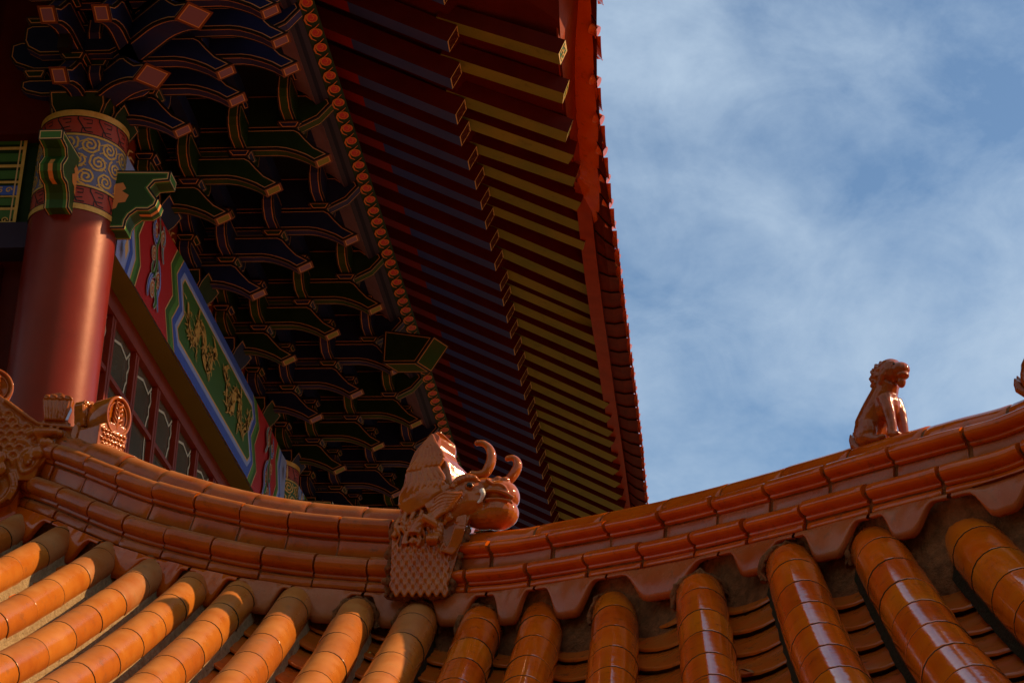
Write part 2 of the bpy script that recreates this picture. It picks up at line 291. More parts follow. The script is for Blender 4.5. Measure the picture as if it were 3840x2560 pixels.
# fist-shaped beam ends through the capitals
FIST = [(.20, .375), (.511, .367), (.507, .309), (.43, .303), (.405, .269), (.424, .242), (.457, .199), (.447, .163), (.412, .137), (.351, .138), (.316, .108), (.301, .077), (.297, .03), (.20, .03)]
FIST = [(a, z + 5.0) for a, z in FIST]
def fist(cy, A, T):
    p = MB(); o = Vector((-3.38, cy, 0)); A = Vector(A); T = Vector(T); th = .128; Z = Vector((0, 0, 1)); M = lambda q, t: o + A * q[0] + Z * q[1] + T * t; n = len(FIST)
    lay = [(0, .009, BLK), (.009, .0145, GOLDT), (.0145, .0225, GRF)]
    for t in (-th / 2, th / 2):
        for a, b, m in lay:
            pa, pb = offs(FIST, a), offs(FIST, b)
            for i in range(n): j = (i + 1) % n; p.poly([M(pa[i], t), M(pa[j], t), M(pb[j], t), M(pb[i], t)], m)
        p.poly([M(q, t) for q in offs(FIST, .0225)], GRE)
        t2 = t * 1.03
        blob = [(.20, 5.29), (.262, 5.30), (.282, 5.265), (.262, 5.25), (.30, 5.225), (.285, 5.185), (.248, 5.18), (.24, 5.15), (.20, 5.135)]
        p.poly([M(q, t2) for q in blob], ORP)
    for i in range(n):
        j = (i + 1) % n; h = th / 2; ts = [-h, -h + .006, -h + .011, -h + .028, -h + .052, h - .052, h - .028, h - .011, h - .006, h]; ms = [BLK, GOLDT, GRF, GRE, ORP if 5 <= i <= 8 else GRE, GRE, GRF, GOLDT, BLK]
        if i == 1: p.pquad([M(FIST[1], -h), M(FIST[2], -h), M(FIST[2], h), M(FIST[1], h)], .006, .005, BLK, GOLDT, GRF); continue
        for q in range(9): p.poly([M(FIST[i], ts[q]), M(FIST[j], ts[q]), M(FIST[j], ts[q + 1]), M(FIST[i], ts[q + 1])], ms[q])
    hpart(p, 'beam_end')
fist(9.5, (1, 0, 0), (0, 1, 0)); fist(9.5, (0, -1, 0), (1, 0, 0)); fist(14.43, (1, 0, 0), (0, 1, 0)); fist(19.36, (1, 0, 0), (0, 1, 0))
# ---- painted beam (one per bay)
PANL = [(11.003, 5.507), (10.963, 5.461), (11.068, 5.309), (10.953, 5.168), (11.005, 5.122)]
def mirr(p): return [(2 * YC - y, z) for y, z in p]
def clipz(pts, lo=BZ0 + .001, hi=BZ1 - .001): return [(y, min(max(z, lo), hi)) for y, z in pts]
def dragon(mb, M, y0, flip):
    s = -1 if flip else 1; P = lambda q: M((y0 + s * (q[0] - .5) * .80, 5.145 + q[1] * .345))
    spine = smooth_path([(.02, .75, 0), (.10, .42, 0), (.22, .22, 0), (.34, .38, 0), (.38, .68, 0), (.50, .78, 0), (.60, .55, 0), (.62, .30, 0), (.74, .20, 0), (.84, .38, 0), (.86, .62, 0), (.93, .72, 0)], 7)
    sp = [(p.x, p.y) for p in spine]; n = len(sp)
    ribbon(mb, P, sp, [.04 + .11 * math.sin(math.pi * min(1, i / n * 1.15)) for i in range(n)], GOLD)
    mb.poly([P(q) for q in ((.88, .60), (.93, .58), (1.0, .70), (1.0, .80), (.95, .86), (.90, .84), (.86, .74))], GOLD)
    for a in ((.93, .86), (.90, .84)): ribbon(mb, P, [a, (a[0] - .06, .95), (a[0] - .12, .93)], [.03, .022, .008], GOLD)
    for c, d in (((.30, .30), 1), ((.44, .75), -1), ((.62, .42), 1), ((.80, .28), -1), ((.16, .30), -1)):
        e = (c[0] + .08 * d, c[1] - .22 * d); ribbon(mb, P, [c, (c[0] + .09 * d, c[1] - .08 * d), e], [.05, .04, .028], GOLD)
        for k in range(4): a = -1.2 + k * .7; ribbon(mb, P, [e, (e[0] + .05 * math.cos(a), e[1] + .09 * math.sin(a) * -d)], [.018, .006], GOLD)
    for k in range(80):
        i = rnd.randrange(n); q = sp[i]; a = rnd.uniform(0, 6.28); b = a + rnd.uniform(-.9, .9); l = rnd.uniform(.06, .15)
        q = (q[0] + .05 * math.cos(a), q[1] + .05 * math.sin(a)); q1 = (q[0] + l * .5 * math.cos(a), q[1] + l * .6 * math.sin(a)); q2 = (q1[0] + l * .5 * math.cos(b), q1[1] + l * .6 * math.sin(b))
        if .02 < q2[1] < .98: ribbon(mb, P, [q, q1, q2], [.03, .02, .006], GOLD)
def flower(mb, L_, y, s):
    M0, M1, M2 = L_
    def leaf(pts, w, m, m2):
        q = [(y + s * a, z) for a, z in pts]; q = [(v.x, v.y) for v in smooth_path([(a, b, 0) for a, b in q], 5)]; n = len(q)
        W = [w * (0.25 + .75 * math.sin(math.pi * min(1, (i + .6) / n))) for i in range(n)]
        ribbon(mb, M0, q, [a + .011 for a in W], B_W); ribbon(mb, M1, q, W, m); ribbon(mb, M2, q, [a * .36 for a in W], m2)
    leaf([(-.02, 5.60), (.01, 5.50), (-.03, 5.40), (.0, 5.30), (-.04, 5.22), (-.08, 5.25), (-.06, 5.30)], .035, B_G, B_GD)
    leaf([(.02, 5.34), (.07, 5.30), (.10, 5.22), (.08, 5.14), (.12, 5.06)], .040, B_DB, B_LB)
    leaf([(-.02, 5.24), (-.09, 5.18), (-.12, 5.10), (-.10, 5.06)], .036, B_DB, B_LB)
    leaf([(.03, 5.24), (.02, 5.16), (.06, 5.10), (.03, 5.05)], .040, B_G, B_GD)
    leaf([(-.09, 5.56), (-.12, 5.47), (-.06, 5.42), (-.02, 5.48)], .040, B_DB, B_LB)
    leaf([(.06, 5.58), (.11, 5.52), (.08, 5.44), (.13, 5.37)], .036, B_G, B_LB)
    for c, r, t in (((-.08, 5.47), .050, 1.5), ((.075, 5.49), .052, 1.6), ((.06, 5.22), .050, 1.6), ((-.03, 5.13), .048, 1.5), ((-.075, 5.33), .042, 1.4)):
        q = spiral((y + s * c[0], c[1]), r, 1.0, t, 24, 0, s); ribbon(mb, M0, q, .030, B_W); ribbon(mb, M1, q, .021, GOLDT); ribbon(mb, M2, q, .007, B_R)
def paint_beam(dy):
    b = MB(); y0, y1 = 9.70 + dy, 14.23 + dy; b.hexa([(-3.56, y0, BZ0), (BX, y0, BZ0), (BX, y1, BZ0), (-3.56, y1, BZ0), (-3.56, y0, BZ1), (BX - .03, y0, BZ1), (BX - .03, y1, BZ1), (-3.56, y1, BZ1)], SOF)
    o = hpart(b, 'painted_beam')
    p = MB(); lay = [0.0]
    def Ml():
        lay[0] += .0012; k = lay[0]; return lambda q: (BX + k - .03 * max(0, (q[1] - 5.45)) / .17 * .17, q[0] + dy, q[1])
    def face(pts, m):
        M = Ml(); p.poly([M(q) for q in clipz(pts)], m)
    def both(prof, m, yend=None):
        # prof: left boundary from top to bottom; region spans to its mirror image
        face(prof + mirr(prof)[::-1], m)
    def shift(prof, d): return [(y + d, z) for y, z in prof]
    T_, B_ = BZ1 - .001, BZ0 + .001
    both([(9.70, T_), (9.70, B_)], B_LB)
    for d, m in ((-.05, B_DB), (-.005, B_LB), (.045, GOLDT), (.058, B_G), (.10, B_GD), (.135, GOLDT), (.148, B_R)):
        both([(9.93 + d, T_), (9.99 + d, 5.47), (9.90 + d, 5.31), (9.99 + d, 5.165), (9.93 + d, B_)], m)
    g2 = [(10.853, T_), (10.822, 5.464), (10.933, 5.316), (10.812, 5.168), (10.915, B_)]
    rl = [(10.811, T_), (10.693, 5.467), (10.794, 5.311), (10.676, 5.164), (10.794, B_)]
    both(rl, GOLDT); both(shift(rl, .013), B_GD); both(shift(rl, .07), B_G)
    g2 = [(10.953, T_), (10.822, 5.464), (10.933, 5.316), (10.812, 5.168), (10.935, B_)]
    both(g2, GOLDT); both(shift(g2, .014), B_DB)
    P0 = PANL + mirr(PANL)[::-1]
    face(offs(P0, -.045), B_LB); face(offs(P0, -.013), GOLDT); face(P0, B_GD)
    for s, yy in ((1, 10.39), (-1, 2 * YC - 10.39)):
        L_ = (Ml(), Ml(), Ml()); flower(p, L_, yy, s)
    L_ = Ml(); dragon(p, L_, 11.47, False); dragon(p, L_, 12.46, True)
    L_ = Ml()
    for yy in (9.79, 2 * YC - 9.79):
        p.poly([L_((yy - .035, 5.10)), L_((yy, 5.03)), L_((yy + .035, 5.10)), L_((yy, 5.18))], GOLDT); p.poly([L_((yy - .035, 5.50)), L_((yy, 5.43)), L_((yy + .035, 5.50)), L_((yy, 5.57))], GOLDT)
    hpart(p, 'beam_painting', None).parent = o
for d in (0, 4.93): paint_beam(d)
# ---- lattice windows beneath the beam
def window_bay(ya, yb):
    w = MB(); X = -3.345
    w.box((X - .05, ya, 4.90), (-3.325, yb, 5.008), RED)
    o = hpart(w, 'window_head'); w = MB(); w.box((X - .05, ya, 1.0), (-3.325, yb, 1.12), RED); hpart(w, 'window_sill', None).parent = o
    n = int(round((yb - ya) / .52)); st = (yb - ya) / n
    for k in range(n + 1):
        s = MB(); y = ya + k * st; s.box((X - .04, y - .037, 1.12), (X + .012, y - .006, 4.898), RED); s.box((X - .04, y + .006, 1.12), (X + .012, y + .037, 4.898), RED); s.box((X - .035, y - .0058, 1.12), (X + .002, y + .0058, 4.898), BLK); hpart(s, 'window_stile', None).parent = o
    for k in range(n):
        s = MB(); a = ya + k * st + .039; b = ya + (k + 1) * st - .039; s.poly([(X - .02, a, 1.1), (X - .02, b, 1.1), (X - .02, b, 4.90), (X - .02, a, 4.90)], PANE)
        M = lambda q: (X - .016, q[0], q[1]); mid = (a + b) / 2
        for z0 in (4.52, 3.9, 3.3):
            for sg, yy in ((1, a + .012), (-1, b - .012)):
                ribbon(s, M, [(yy + sg * (.010 + .055 * abs(math.sin(t * 3.14)) ** 3 * (1 if t > .5 else .6) + .012 * math.sin(t * 40) * (t > .72)), z0 - .27 + .60 * t) for t in [i / 24 for i in range(25)]], .018, CRM)
            ribbon(s, M, [(a + .02, z0 + .36), (a + .08, z0 + .30), (mid, z0 + .33), (b - .08, z0 + .30), (b - .02, z0 + .36)], .016, CRM)
        hpart(s, 'window_pane', None).parent = o
        for z0 in (4.57, 3.95, 3.35): s = MB(); s.box((X - .03, a, z0 - .014), (X + .008, b, z0 + .014), RED); hpart(s, 'window_rail', None).parent = o
window_bay(9.74, 14.2); window_bay(14.67, 19.1)
# ---- wall above the beams, inner ceiling
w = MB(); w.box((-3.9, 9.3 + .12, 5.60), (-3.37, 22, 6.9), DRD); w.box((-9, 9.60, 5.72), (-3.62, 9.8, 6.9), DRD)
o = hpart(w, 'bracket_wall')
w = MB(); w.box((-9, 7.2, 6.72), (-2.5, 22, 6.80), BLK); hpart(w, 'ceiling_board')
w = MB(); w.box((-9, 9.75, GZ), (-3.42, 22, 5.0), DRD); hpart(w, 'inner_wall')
# flame-painted boards between bracket sets
for k in range(-1, 9):
    w = MB(); y = 11.07 + k; w.box((-3.345, y - .37, 5.625), (-3.335, y + .37, 6.02), RED)
    M = lambda q: (-3.333, y + q[0], q[1])
    for i in range(14):
        a = i / 14 * 6.28; ribbon(w, M, [(.05 * math.cos(a), 5.82 + .04 * math.sin(a)), (.13 * math.cos(a + .25), 5.82 + .08 * math.sin(a + .25)), (.20 * math.cos(a), 5.82 + .13 * math.sin(a))], [.02, .014, .004], GOLDT)
    hpart(w, 'flame_panel', None).parent = o
# ---- facade facing the camera, left of the corner column
w = MB(); M = lambda q, d=0: (q[0], 9.5 - d, q[1])
w.box((-9, 9.52, 5.03), (-3.60, 9.7, 5.72), GRN); w.box((-9, 9.46, 4.94), (-3.58, 9.7, 5.09), STR)
o = hpart(w, 'side_beam')
w = MB()
w.poly([M((-9, 5.10)), M((-3.70, 5.10)), M((-3.70, 5.71)), M((-9, 5.71))], GRN)
for z, h, m in ((5.105, .02, GOLD), (5.155, .05, B_GD), (5.19, .015, GOLD), (5.235, .05, B_GD), (5.262, .014, GOLD), (5.30, .055, B_DB), (5.350, .014, GOLD), (5.395, .05, B_GD), (5.448, .018, GOLD), (5.50, .05, B_GD), (5.556, .018, GOLD), (5.605, .05, B_GD), (5.645, .014, GOLD), (5.675, .05, B_DB)):
    ribbon(w, lambda q: M(q, .004), [(-9, z), (-3.71, z)], h, m)
ribbon(w, lambda q: M(q, .007), [(-3.70, 5.10), (-3.70, 5.71)], .018, GOLD); ribbon(w, lambda q: M(q, .007), [(-3.725, 5.10), (-3.725, 5.71)], .008, GOLDT)
for zz in (5.30, 5.675, 5.12):
    for k in range(5):
        xx = -3.755 - k * .045; ribbon(w, lambda q: M(q, .008), spiral((xx, zz), .019, k, 1.2, 12), .007, GOLD)
hpart(w, 'beam_painting', None).parent = o
w = MB(); M2_ = lambda q, d=0: (q[0], 9.62 - d, q[1])
w.poly([M2_((-9, 1)), M2_((-3.6, 1)), M2_((-3.6, 4.94)), M2_((-9, 4.94))], DRD); w.poly([M2_((-4.5, 3), .004), M2_((-3.78, 3), .004), M2_((-3.78, 4.86), .004), M2_((-4.5, 4.86), .004)], PANE)
for z0 in (4.86, 4.42, 3.98):
    ribbon(w, lambda q: M2_(q, .006), [(-3.90, z0 - .05), (-3.86, z0 - .06), (-3.84, z0 - .10), (-3.81, z0 - .13), (-3.79, z0 - .135)], .03, CRM); ribbon(w, lambda q: M2_(q, .006), [(-3.79, z0 - .20), (-3.82, z0 - .215), (-3.85, z0 - .25), (-3.87, z0 - .30)], .03, CRM)
    w.box((-4.5, 9.58, z0 - .45), (-3.78, 9.612, z0 - .43), RED)
w.box((-3.79, 9.56, 3), (-3.765, 9.615, 4.9), DRD)
hpart(w, 'side_window')

# ================================================================ bracket sets (dougong)
NOSE = [(.0, 5.933), (.517, 5.933), (.57, 5.925), (.632, 5.905), (.69, 5.880), (.745, 5.846), (.838, 5.894), (.742, 5.950), (.69, 6.003), (.648, 6.052), (.612, 6.072), (.0, 6.072)]
HEAD = [(.0, 6.25), (.88, 6.25), (.93, 6.276), (1.028, 6.330), (1.100, 6.420), (1.080, 6.462), (.985, 6.462), (.95, 6.49), (.0, 6.49)]
ARM = [(-.285, .085), (-.262, .042), (-.19, .0), (.19, 0), (.262, .042), (.285, .085), (.285, .165), (.25, .183), (-.25, .183), (-.285, .165)]
def bracket_set(name, o, A, T, green, tiers=(0, 1, 2), stretch=1.0, th=.09, arms=True, head=True, off=0.0, base=True):
    A = Vector(A); T = Vector(T); o = Vector(o); cf, cs = (GRN, GRS) if green else (BLU, BLS); df, ds = (BLU, BLS) if green else (GRN, GRS); em = ENO if green else ENP
    r = MB()
    if base:
        for a, hx, h, z in ((0.0, .18, .18, 5.62),):
            r.dou((o.x, o.y, z), .18 if abs(A.x) > .5 else .15, .15 if abs(A.x) > .5 else .18, .185, df, ds)
    else: r.box((o.x - .03, o.y - .03, 5.85), (o.x + .03, o.y + .03, 6.3), BLK)
    root = hpart(r, 'bracket_set')
    def sub(mb, nm): q = hpart(mb, nm, None); q.parent = root; return q
    for j in tiers:
        da = .28 * (j - 1); dz = .185 * (j - 1)
        p = MB(); ol = [((a + (da if a > 0 else 0)) * stretch, z + dz) for a, z in NOSE]
        p.plate(o + T * off, A, T, th, ol, cf, cs, ends=(5,), em=em, plain=(9, 10, 11)); sub(p, 'bracket_nose')
        if arms:
            a0 = (.58 + da) * stretch; z = 6.072 + dz
            p = MB(); c = o + A * a0; p.dou((c.x, c.y, z), .066, .066, .044, df, ds); sub(p, 'bearing_block')
            if j < 2 or True:
                p = MB(); p.plate(o + A * a0, T, A, .075, [(a, zz + z + .044) for a, zz in ARM], cf, cs, b=.010, plain=(6, 7, 8)); sub(p, 'cross_arm')
                for sg in (-1, 1):
                    c = o + A * a0 + T * (.225 * sg); p = MB(); p.dou((c.x, c.y, z + .228), .055, .055, .04, df, ds); sub(p, 'bearing_block')
    if arms and base:
        p = MB(); p.plate(o + A * .10, T, A, .08, [(a * 1.2, zz + 5.80) for a, zz in [(a, zz * .55) for a, zz in ARM]], cf, cs, b=.010, plain=(6, 7, 8)); sub(p, 'cross_arm')
        for sg in (-1, 1): c = o + A * .10 + T * (.27 * sg); p = MB(); p.dou((c.x, c.y, 5.905), .06, .06, .05, df, ds); sub(p, 'bearing_block')
        p = MB(); p.plate(o + A * .10, T, A, .08, [(a * 1.5, zz + 5.957) for a, zz in ARM], cf, cs, b=.010, plain=(6, 7, 8)); sub(p, 'cross_arm')
    if head:
        p = MB(); p.plate(o, A, T, th, [(a * stretch, z) for a, z in HEAD], cf, cs, plain=(5, 6, 7, 8)); sub(p, 'beam_head')
    return root
for k in range(-1, 8):
    bracket_set('s', (-3.38, 10.57 + k, 0), (1, 0, 0), (0, 1, 0), k % 2 == 0)
# corner cluster above the near column
o = (-3.38, 9.5, 0)
bracket_set('s', o, (0, -1, 0), (1, 0, 0), False)
bracket_set('s', o, (.7071, -.7071, 0), (.7071, .7071, 0), False, stretch=1.33, th=.15, arms=False, base=False)
bracket_set('s', (-3.38, 9.29, 0), (1, 0, 0), (0, 1, 0), False, tiers=(1, 2), arms=False, base=False)
bracket_set('s', (-3.38, 9.01, 0), (1, 0, 0), (0, 1, 0), False, tiers=(2,), arms=False, base=False)
bracket_set('s', (-3.10, 9.5, 0), (0, -1, 0), (1, 0, 0), False, tiers=(1, 2), arms=False, base=False)
bracket_set('s', (-4.38, 9.5, 0), (0, -1, 0), (1, 0, 0), True, arms=False)
# big beam head pushing out past the eave beam
p = MB(); q0 = [(-2.40, 13.43, 6.05), (-2.156, 13.43, 6.05), (-2.037, 13.43, 6.255), (-2.40, 13.43, 6.31)]; e = Vector((.092, .125, -.02))
q1 = [tuple(Vector(a) + e * 1.02) for a in q0]
p.pquad(q0, .014, .005, BLK, LINE, GRN); p.pquad([q0[1], q1[1], q1[2], q0[2]], .008, .005, BLK, LINE, GRS); p.poly(q1, GRN); p.pquad([q0[0], q1[0], q1[1], q0[1]], .012, .005, BLK, LINE, GRS); p.poly([q0[2], q1[2], q1[3], q0[3]], BLK)
hpart(p, 'beam_head')
# ---- lavender cove boards, strips and the cloud painted eave beam
w = MB()
for k in range(-2, 10):
    a, b = 10.57 + k + .05, 11.57 + k - .05; n = 10; rows = []
    for i in range(n + 1):
        t = i / n; y = ease(a, b, t); up = .05 * (abs(2 * t - 1) ** 3)
        rows.append([(-2.56, y, 6.60), (-2.50, y, 6.53 - up * .2), (-2.43, y, 6.48), (-2.37, y, 6.412)])
    w.grid(rows, LAV, False, True)
o_eb = hpart(w, 'cove_board')
w = MB(); YA, YB = 7.5, 21.8
for x0, z0, x1, z1, m in ((-2.37, 6.412, -2.345, 6.425, STR), (-2.345, 6.425, -2.325, 6.44, STD), (-2.325, 6.44, -2.30, 6.46, STR)):
    w.poly([(x0, YA, z0), (x1, YA, z1), (x1, YB, z1), (x0, YB, z0)], m)
w.box((-2.46, YA, 6.60), (-2.32, YB, 6.74), STD)
for j in range(3):
    a_ = -3.38 + .58 + .28 * (j - 1); z_ = 6.072 + .185 * (j - 1) + .272
    w.box((a_ - .032, 9.9, z_), (a_ + .032, YB, z_ + (.10 if j < 2 else .16)), BLU)
hpart(w, 'eave_strip')
w = MB(); w.poly([(-2.30, YA, 6.464), (-2.215, YA, 6.50), (-2.215, YB, 6.50), (-2.30, YB, 6.464)], GRN); w.poly([(-2.215, YA, 6.50), (-2.215, YB, 6.50), (-2.31, YB, 6.64), (-2.31, YA, 6.64)], DRD)
M = lambda q: (-2.29 + q[1] * .085, q[0], 6.4205 + q[1] * .036)
y = 8.0
while y < 21:
    Mm = lambda q: (-2.30 + q[1], q[0], 6.4590 + q[1] / .085 * .036)
    Mn = lambda q: tuple(Vector(Mm(q)) + Vector((.0004, 0, -.0010)))
    el = [(y + .062 + .040 * math.cos(t * .524) + .010 * math.sin(t * .524), .048 + .026 * math.sin(t * .524)) for t in range(12)]
    w.poly([Mm(q) for q in el], B_R); ribbon(w, Mn, el, .0075, TRO, True)
    ribbon(w, Mn, [(a, b) for a, b in ((y - .012, .074), (y + .010, .050), (y + .020, .022), (y + .055, .010), (y + .100, .014), (y + .135, .034))], [.004, .008, .010, .010, .008, .004], TRO)
    ribbon(w, Mn, [(y + .040, .052), (y + .060, .060), (y + .080, .048), (y + .066, .038)], .006, TRO)
    y += .150
hpart(w, 'painted_eave_beam')

# ================================================================ rafters and eave
LO = [(9.0, 7.25), (9.3, 7.05), (9.6, 6.90), (9.9, 6.76), (10.19, 6.63), (10.38, 6.5), (10.65, 6.42), (10.87, 6.40), (11.27, 6.46), (11.63, 6.52), (11.96, 6.55), (12.23, 6.55), (12.54, 6.55), (12.84, 6.55), (13.2, 6.57), (13.4, 6.55), (13.68, 6.55), (13.95, 6.55), (14.25, 6.55), (14.55, 6.56), (14.8, 6.54), (15.1, 6.55), (15.42, 6.56), (15.65, 6.54), (15.94, 6.56), (16.22, 6.55)]
FLY = [(9.05, 7.35), (9.35, 7.15), (9.66, 6.98), (9.98, 6.83), (10.16, 6.50), (10.47, 6.43), (10.78, 6.35), (11.13, 6.40), (11.41, 6.40), (11.84, 6.46), (12.15, 6.47), (12.33, 6.43), (12.68, 6.43), (13.14, 6.49), (13.48, 6.50), (13.79, 6.53), (13.88, 6.45), (14.19, 6.46), (14.55, 6.48), (14.82, 6.47), (15.10, 6.46), (15.38, 6.46), (15.70, 6.47), (15.90, 6.46), (16.30, 6.49), (16.58, 6.48)]
y = 16.52; 
while y < 21.8: LO.append((y, 6.55)); FLY.append((y + .36, 6.48)); y += .305
def rafter(p0, p1, w, h, segs, name, endfn):
    p0 = Vector(p0); p1 = Vector(p1); d = (p1 - p0); Lg = d.length; d.normalize(); s = Vector((0, 0, 1)).cross(d).normalized(); n = d.cross(s).normalized()
    if n.z < 0: n = -n
    m = MB(); ts = [0] + [t for t, _ in segs]
    for i, (t, mt) in enumerate(segs):
        a = p0 + d * (Lg * ts[i]); b = p0 + d * (Lg * t)
        m.poly([a - s * w / 2, b - s * w / 2, b + s * w / 2, a + s * w / 2], mt)
    a, b = p0, p1
    for sg in (-1, 1): m.poly([a + s * w / 2 * sg, b + s * w / 2 * sg, b + s * w / 2 * sg + n * h, a + s * w / 2 * sg + n * h], DRD)
    m.poly([a - s * w / 2 + n * h, b - s * w / 2 + n * h, b + s * w / 2 + n * h, a + s * w / 2 + n * h], DRD)
    c = [b - s * w / 2, b + s * w / 2, b + s * w / 2 + n * h, b - s * w / 2 + n * h]; m.pquad(c, .004, .006, GOLDT, GOLDT, DRD if name == 'rafter' else B_GD)
    M = lambda q: b - s * w / 2 + s * w * q[0] + n * h * q[1] + d * .003
    endfn(m, M, w, h)
    return hpart(m, name)
def rb(m, M, pts, lw, w, h, mt):
    for i in range(len(pts) - 1):
        (x0, y0), (x1, y1) = pts[i], pts[i + 1]; dx, dy = (x1 - x0) * w, (y1 - y0) * h; l = math.hypot(dx, dy); nx, ny = -dy / l * lw / 2 / w, dx / l * lw / 2 / h
        m.poly([M((x0 + nx, y0 + ny)), M((x1 + nx, y1 + ny)), M((x1 - nx, y1 - ny)), M((x0 - nx, y0 - ny))], mt)
def endX(m, M, w, h): rb(m, M, [(.1, .1), (.9, .9)], .007, w, h, ENB); rb(m, M, [(.9, .1), (.1, .9)], .007, w, h, ENB); rb(m, M, [(.5, .08), (.12, .5), (.5, .92), (.88, .5), (.5, .08)], .006, w, h, ENB)
def endF(m, M, w, h):
    for pts in ([(.2, .2), (.2, .5), (.8, .5), (.8, .8)], [(.5, .2), (.5, .8)], [(.5, .2), (.8, .2), (.8, .35)], [(.5, .8), (.2, .8), (.2, .65)]): rb(m, M, pts, .010, w, h, GOLD)
for i, ((yl, zl), (yf, zf)) in enumerate(zip(LO, FLY)):
    wd = .115; zu = zl - .055
    rafter((-2.64, yl - .02, zu + .517), (-1.55, yl, zu), wd, .12, [(.45, RAR), (1, RAB)], 'rafter', endX)
    rafter((-1.62, yl - .02, zu + .16), (-.905, yf, zf - .045), .115, .10, [(1, RAG)], 'flying_rafter', endF)
# boards laid over the rafters
w = MB(); rows = []
ysamp = [6.8, 7.6, 8.4, 9.0, 9.4, 9.8, 10.1, 10.3, 10.5, 10.7, 10.9, 11.2, 11.6, 12, 12.5, 13, 14, 15, 16, 18, 20, 22]
def zl_(y): return lerp([7, 8] + [a for a, b in LO], [8.6, 7.9] + [b for a, b in LO], y)
def zf_(y): return lerp([7, 8] + [a for a, b in FLY], [8.8, 8.0] + [b for a, b in FLY], y)
for y in ysamp: rows.append([(-2.80, y, zl_(y) + .72), (-1.55, y, zl_(y) + .08), (-1.50, y, zl_(y) + .16), (-.905, y, zf_(y) + .058)])
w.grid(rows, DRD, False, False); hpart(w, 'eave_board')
FA = [(-.72, 8.6, 7.9), (-.75, 9.3, 7.42), (-.775, 9.9, 7.15), (-.80, 10.33, 6.97), (-.81, 10.55, 6.87), (-.82, 10.77, 6.80), (-.83, 11.04, 6.66), (-.83, 11.28, 6.56), (-.83, 11.6, 6.52), (-.83, 11.9, 6.44), (-.83, 12.29, 6.39), (-.83, 12.8, 6.36), (-.83, 13.44, 6.36), (-.83, 14.0, 6.395), (-.83, 14.8, 6.41), (-.83, 15.78, 6.45), (-.83, 16.61, 6.49), (-.83, 18, 6.51), (-.83, 22, 6.52)]
TI = [(-.62, 8.5, 7.75), (-.655, 9.2, 7.32), (-.68, 9.75, 7.04), (-.70, 10.21, 6.885), (-.71, 10.34, 6.73), (-.72, 10.53, 6.65), (-.73, 10.79, 6.63), (-.73, 11.17, 6.58), (-.73, 11.56, 6.57), (-.73, 11.98, 6.57), (-.73, 12.35, 6.59), (-.73, 12.74, 6.62), (-.73, 13.33, 6.68), (-.73, 13.97, 6.72), (-.725, 14.66, 6.74), (-.72, 15.42, 6.76), (-.715, 16.0, 6.76), (-.715, 17.2, 6.76), (-.715, 18, 6.76), (-.715, 22, 6.76)]
TI = [tuple(q * lerp([10.4, 10.8, 11.5, 12.7], [1.0, .985, .97, .95], y) for q in (x, y, z)) for x, y, z in TI] + [(-.68, 22.6, 6.42)]
def at(Lst, y): return Vector((lerp([a[1] for a in Lst], [a[0] for a in Lst], y), y, lerp([a[1] for a in Lst], [a[2] for a in Lst], y)))
w = MB(); ro = []; r2 = []; y = 8.6
while y < 22:
    f = at(FA, y); inner = Vector((-.925, y, min(f.z, zf_(y) + .05) + .012)); ro.append([inner, Vector((-.925 + .01, y, inner.z)), f]); lip = f + Vector((.004, 0, .035)); r2.append([f, lip]); y += .16
w.grid(ro, EA2, False, False); w.grid(r2, EAV, False, False); hpart(w, 'eave_fascia')
w = MB(); y = 8.7; i = 0
while y < 21.8:
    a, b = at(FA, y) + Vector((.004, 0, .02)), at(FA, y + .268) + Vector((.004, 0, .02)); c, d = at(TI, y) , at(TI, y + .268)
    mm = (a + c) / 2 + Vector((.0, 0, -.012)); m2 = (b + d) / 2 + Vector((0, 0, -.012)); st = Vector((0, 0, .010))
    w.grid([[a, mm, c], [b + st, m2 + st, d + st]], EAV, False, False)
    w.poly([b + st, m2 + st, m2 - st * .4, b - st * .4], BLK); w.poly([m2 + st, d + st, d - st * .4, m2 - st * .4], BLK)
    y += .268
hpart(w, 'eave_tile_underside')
y = 8.75
while y < 21.6:
    w = MB(); t = at(TI, y); up = (Vector((-.8, 0, .5))).normalized(); rows = []
    dn = Vector((.80, 0, -.50)).normalized(); c0 = t + Vector((-.008, 0, .058)); side = Vector((0, 1, 0)); nn = dn.cross(side)
    for q in (-.03, 0.0, .018):
        rows.append([c0 + dn * q + side * (.040 * math.cos(6.28318 * k / 14)) + nn * (.032 * math.sin(6.28318 * k / 14)) for k in range(14)])
    w.grid(rows, GL, True, True, True)
    # drip tile tongue between the round tiles
    b = t + Vector((rnd.uniform(-.004, .004), .134 + rnd.uniform(-.01, .01), rnd.uniform(-.004, .004))); w.grid([[b + Vector((-.012 + .036 * q, s * .124, -.058 * (1 - s * s) ** .6 * q + .020)) for s in (-1, -.66, -.33, 0, .33, .66, 1)] for q in (0, .6, 1.0)], GL, False, True)
    hpart(w, 'eave_tile'); y += .268
# main roof slope above the eave and the eave round the corner
w = MB(); rows = []
for y in ysamp:
    e = at(TI, max(y, 8.5)); e.y = y; rows.append([e + Vector((-.02, 0, .07)), Vector((-1.6, y, e.z + .62)), Vector((-3.2, y, 8.6)), Vector((-6.5, y, 12.0))])
w.grid(rows, GL, False, False)
w.grid([[(-9, 7.0, 7.15), (-3.3, 7.0, 7.15), (-2.2, 7.0, 7.5), (-.7, 6.9, 8.3)], [(-9, 9.6, 7.4), (-3.3, 9.6, 7.4), (-2.2, 9.5, 7.6), (-.7, 8.6, 7.8)], [(-9, 11, 9), (-4.2, 11, 9), (-3.2, 9.6, 8.8), (-2.0, 8.6, 8.4)]], DRD, False, False)
hpart(w, 'main_roof')

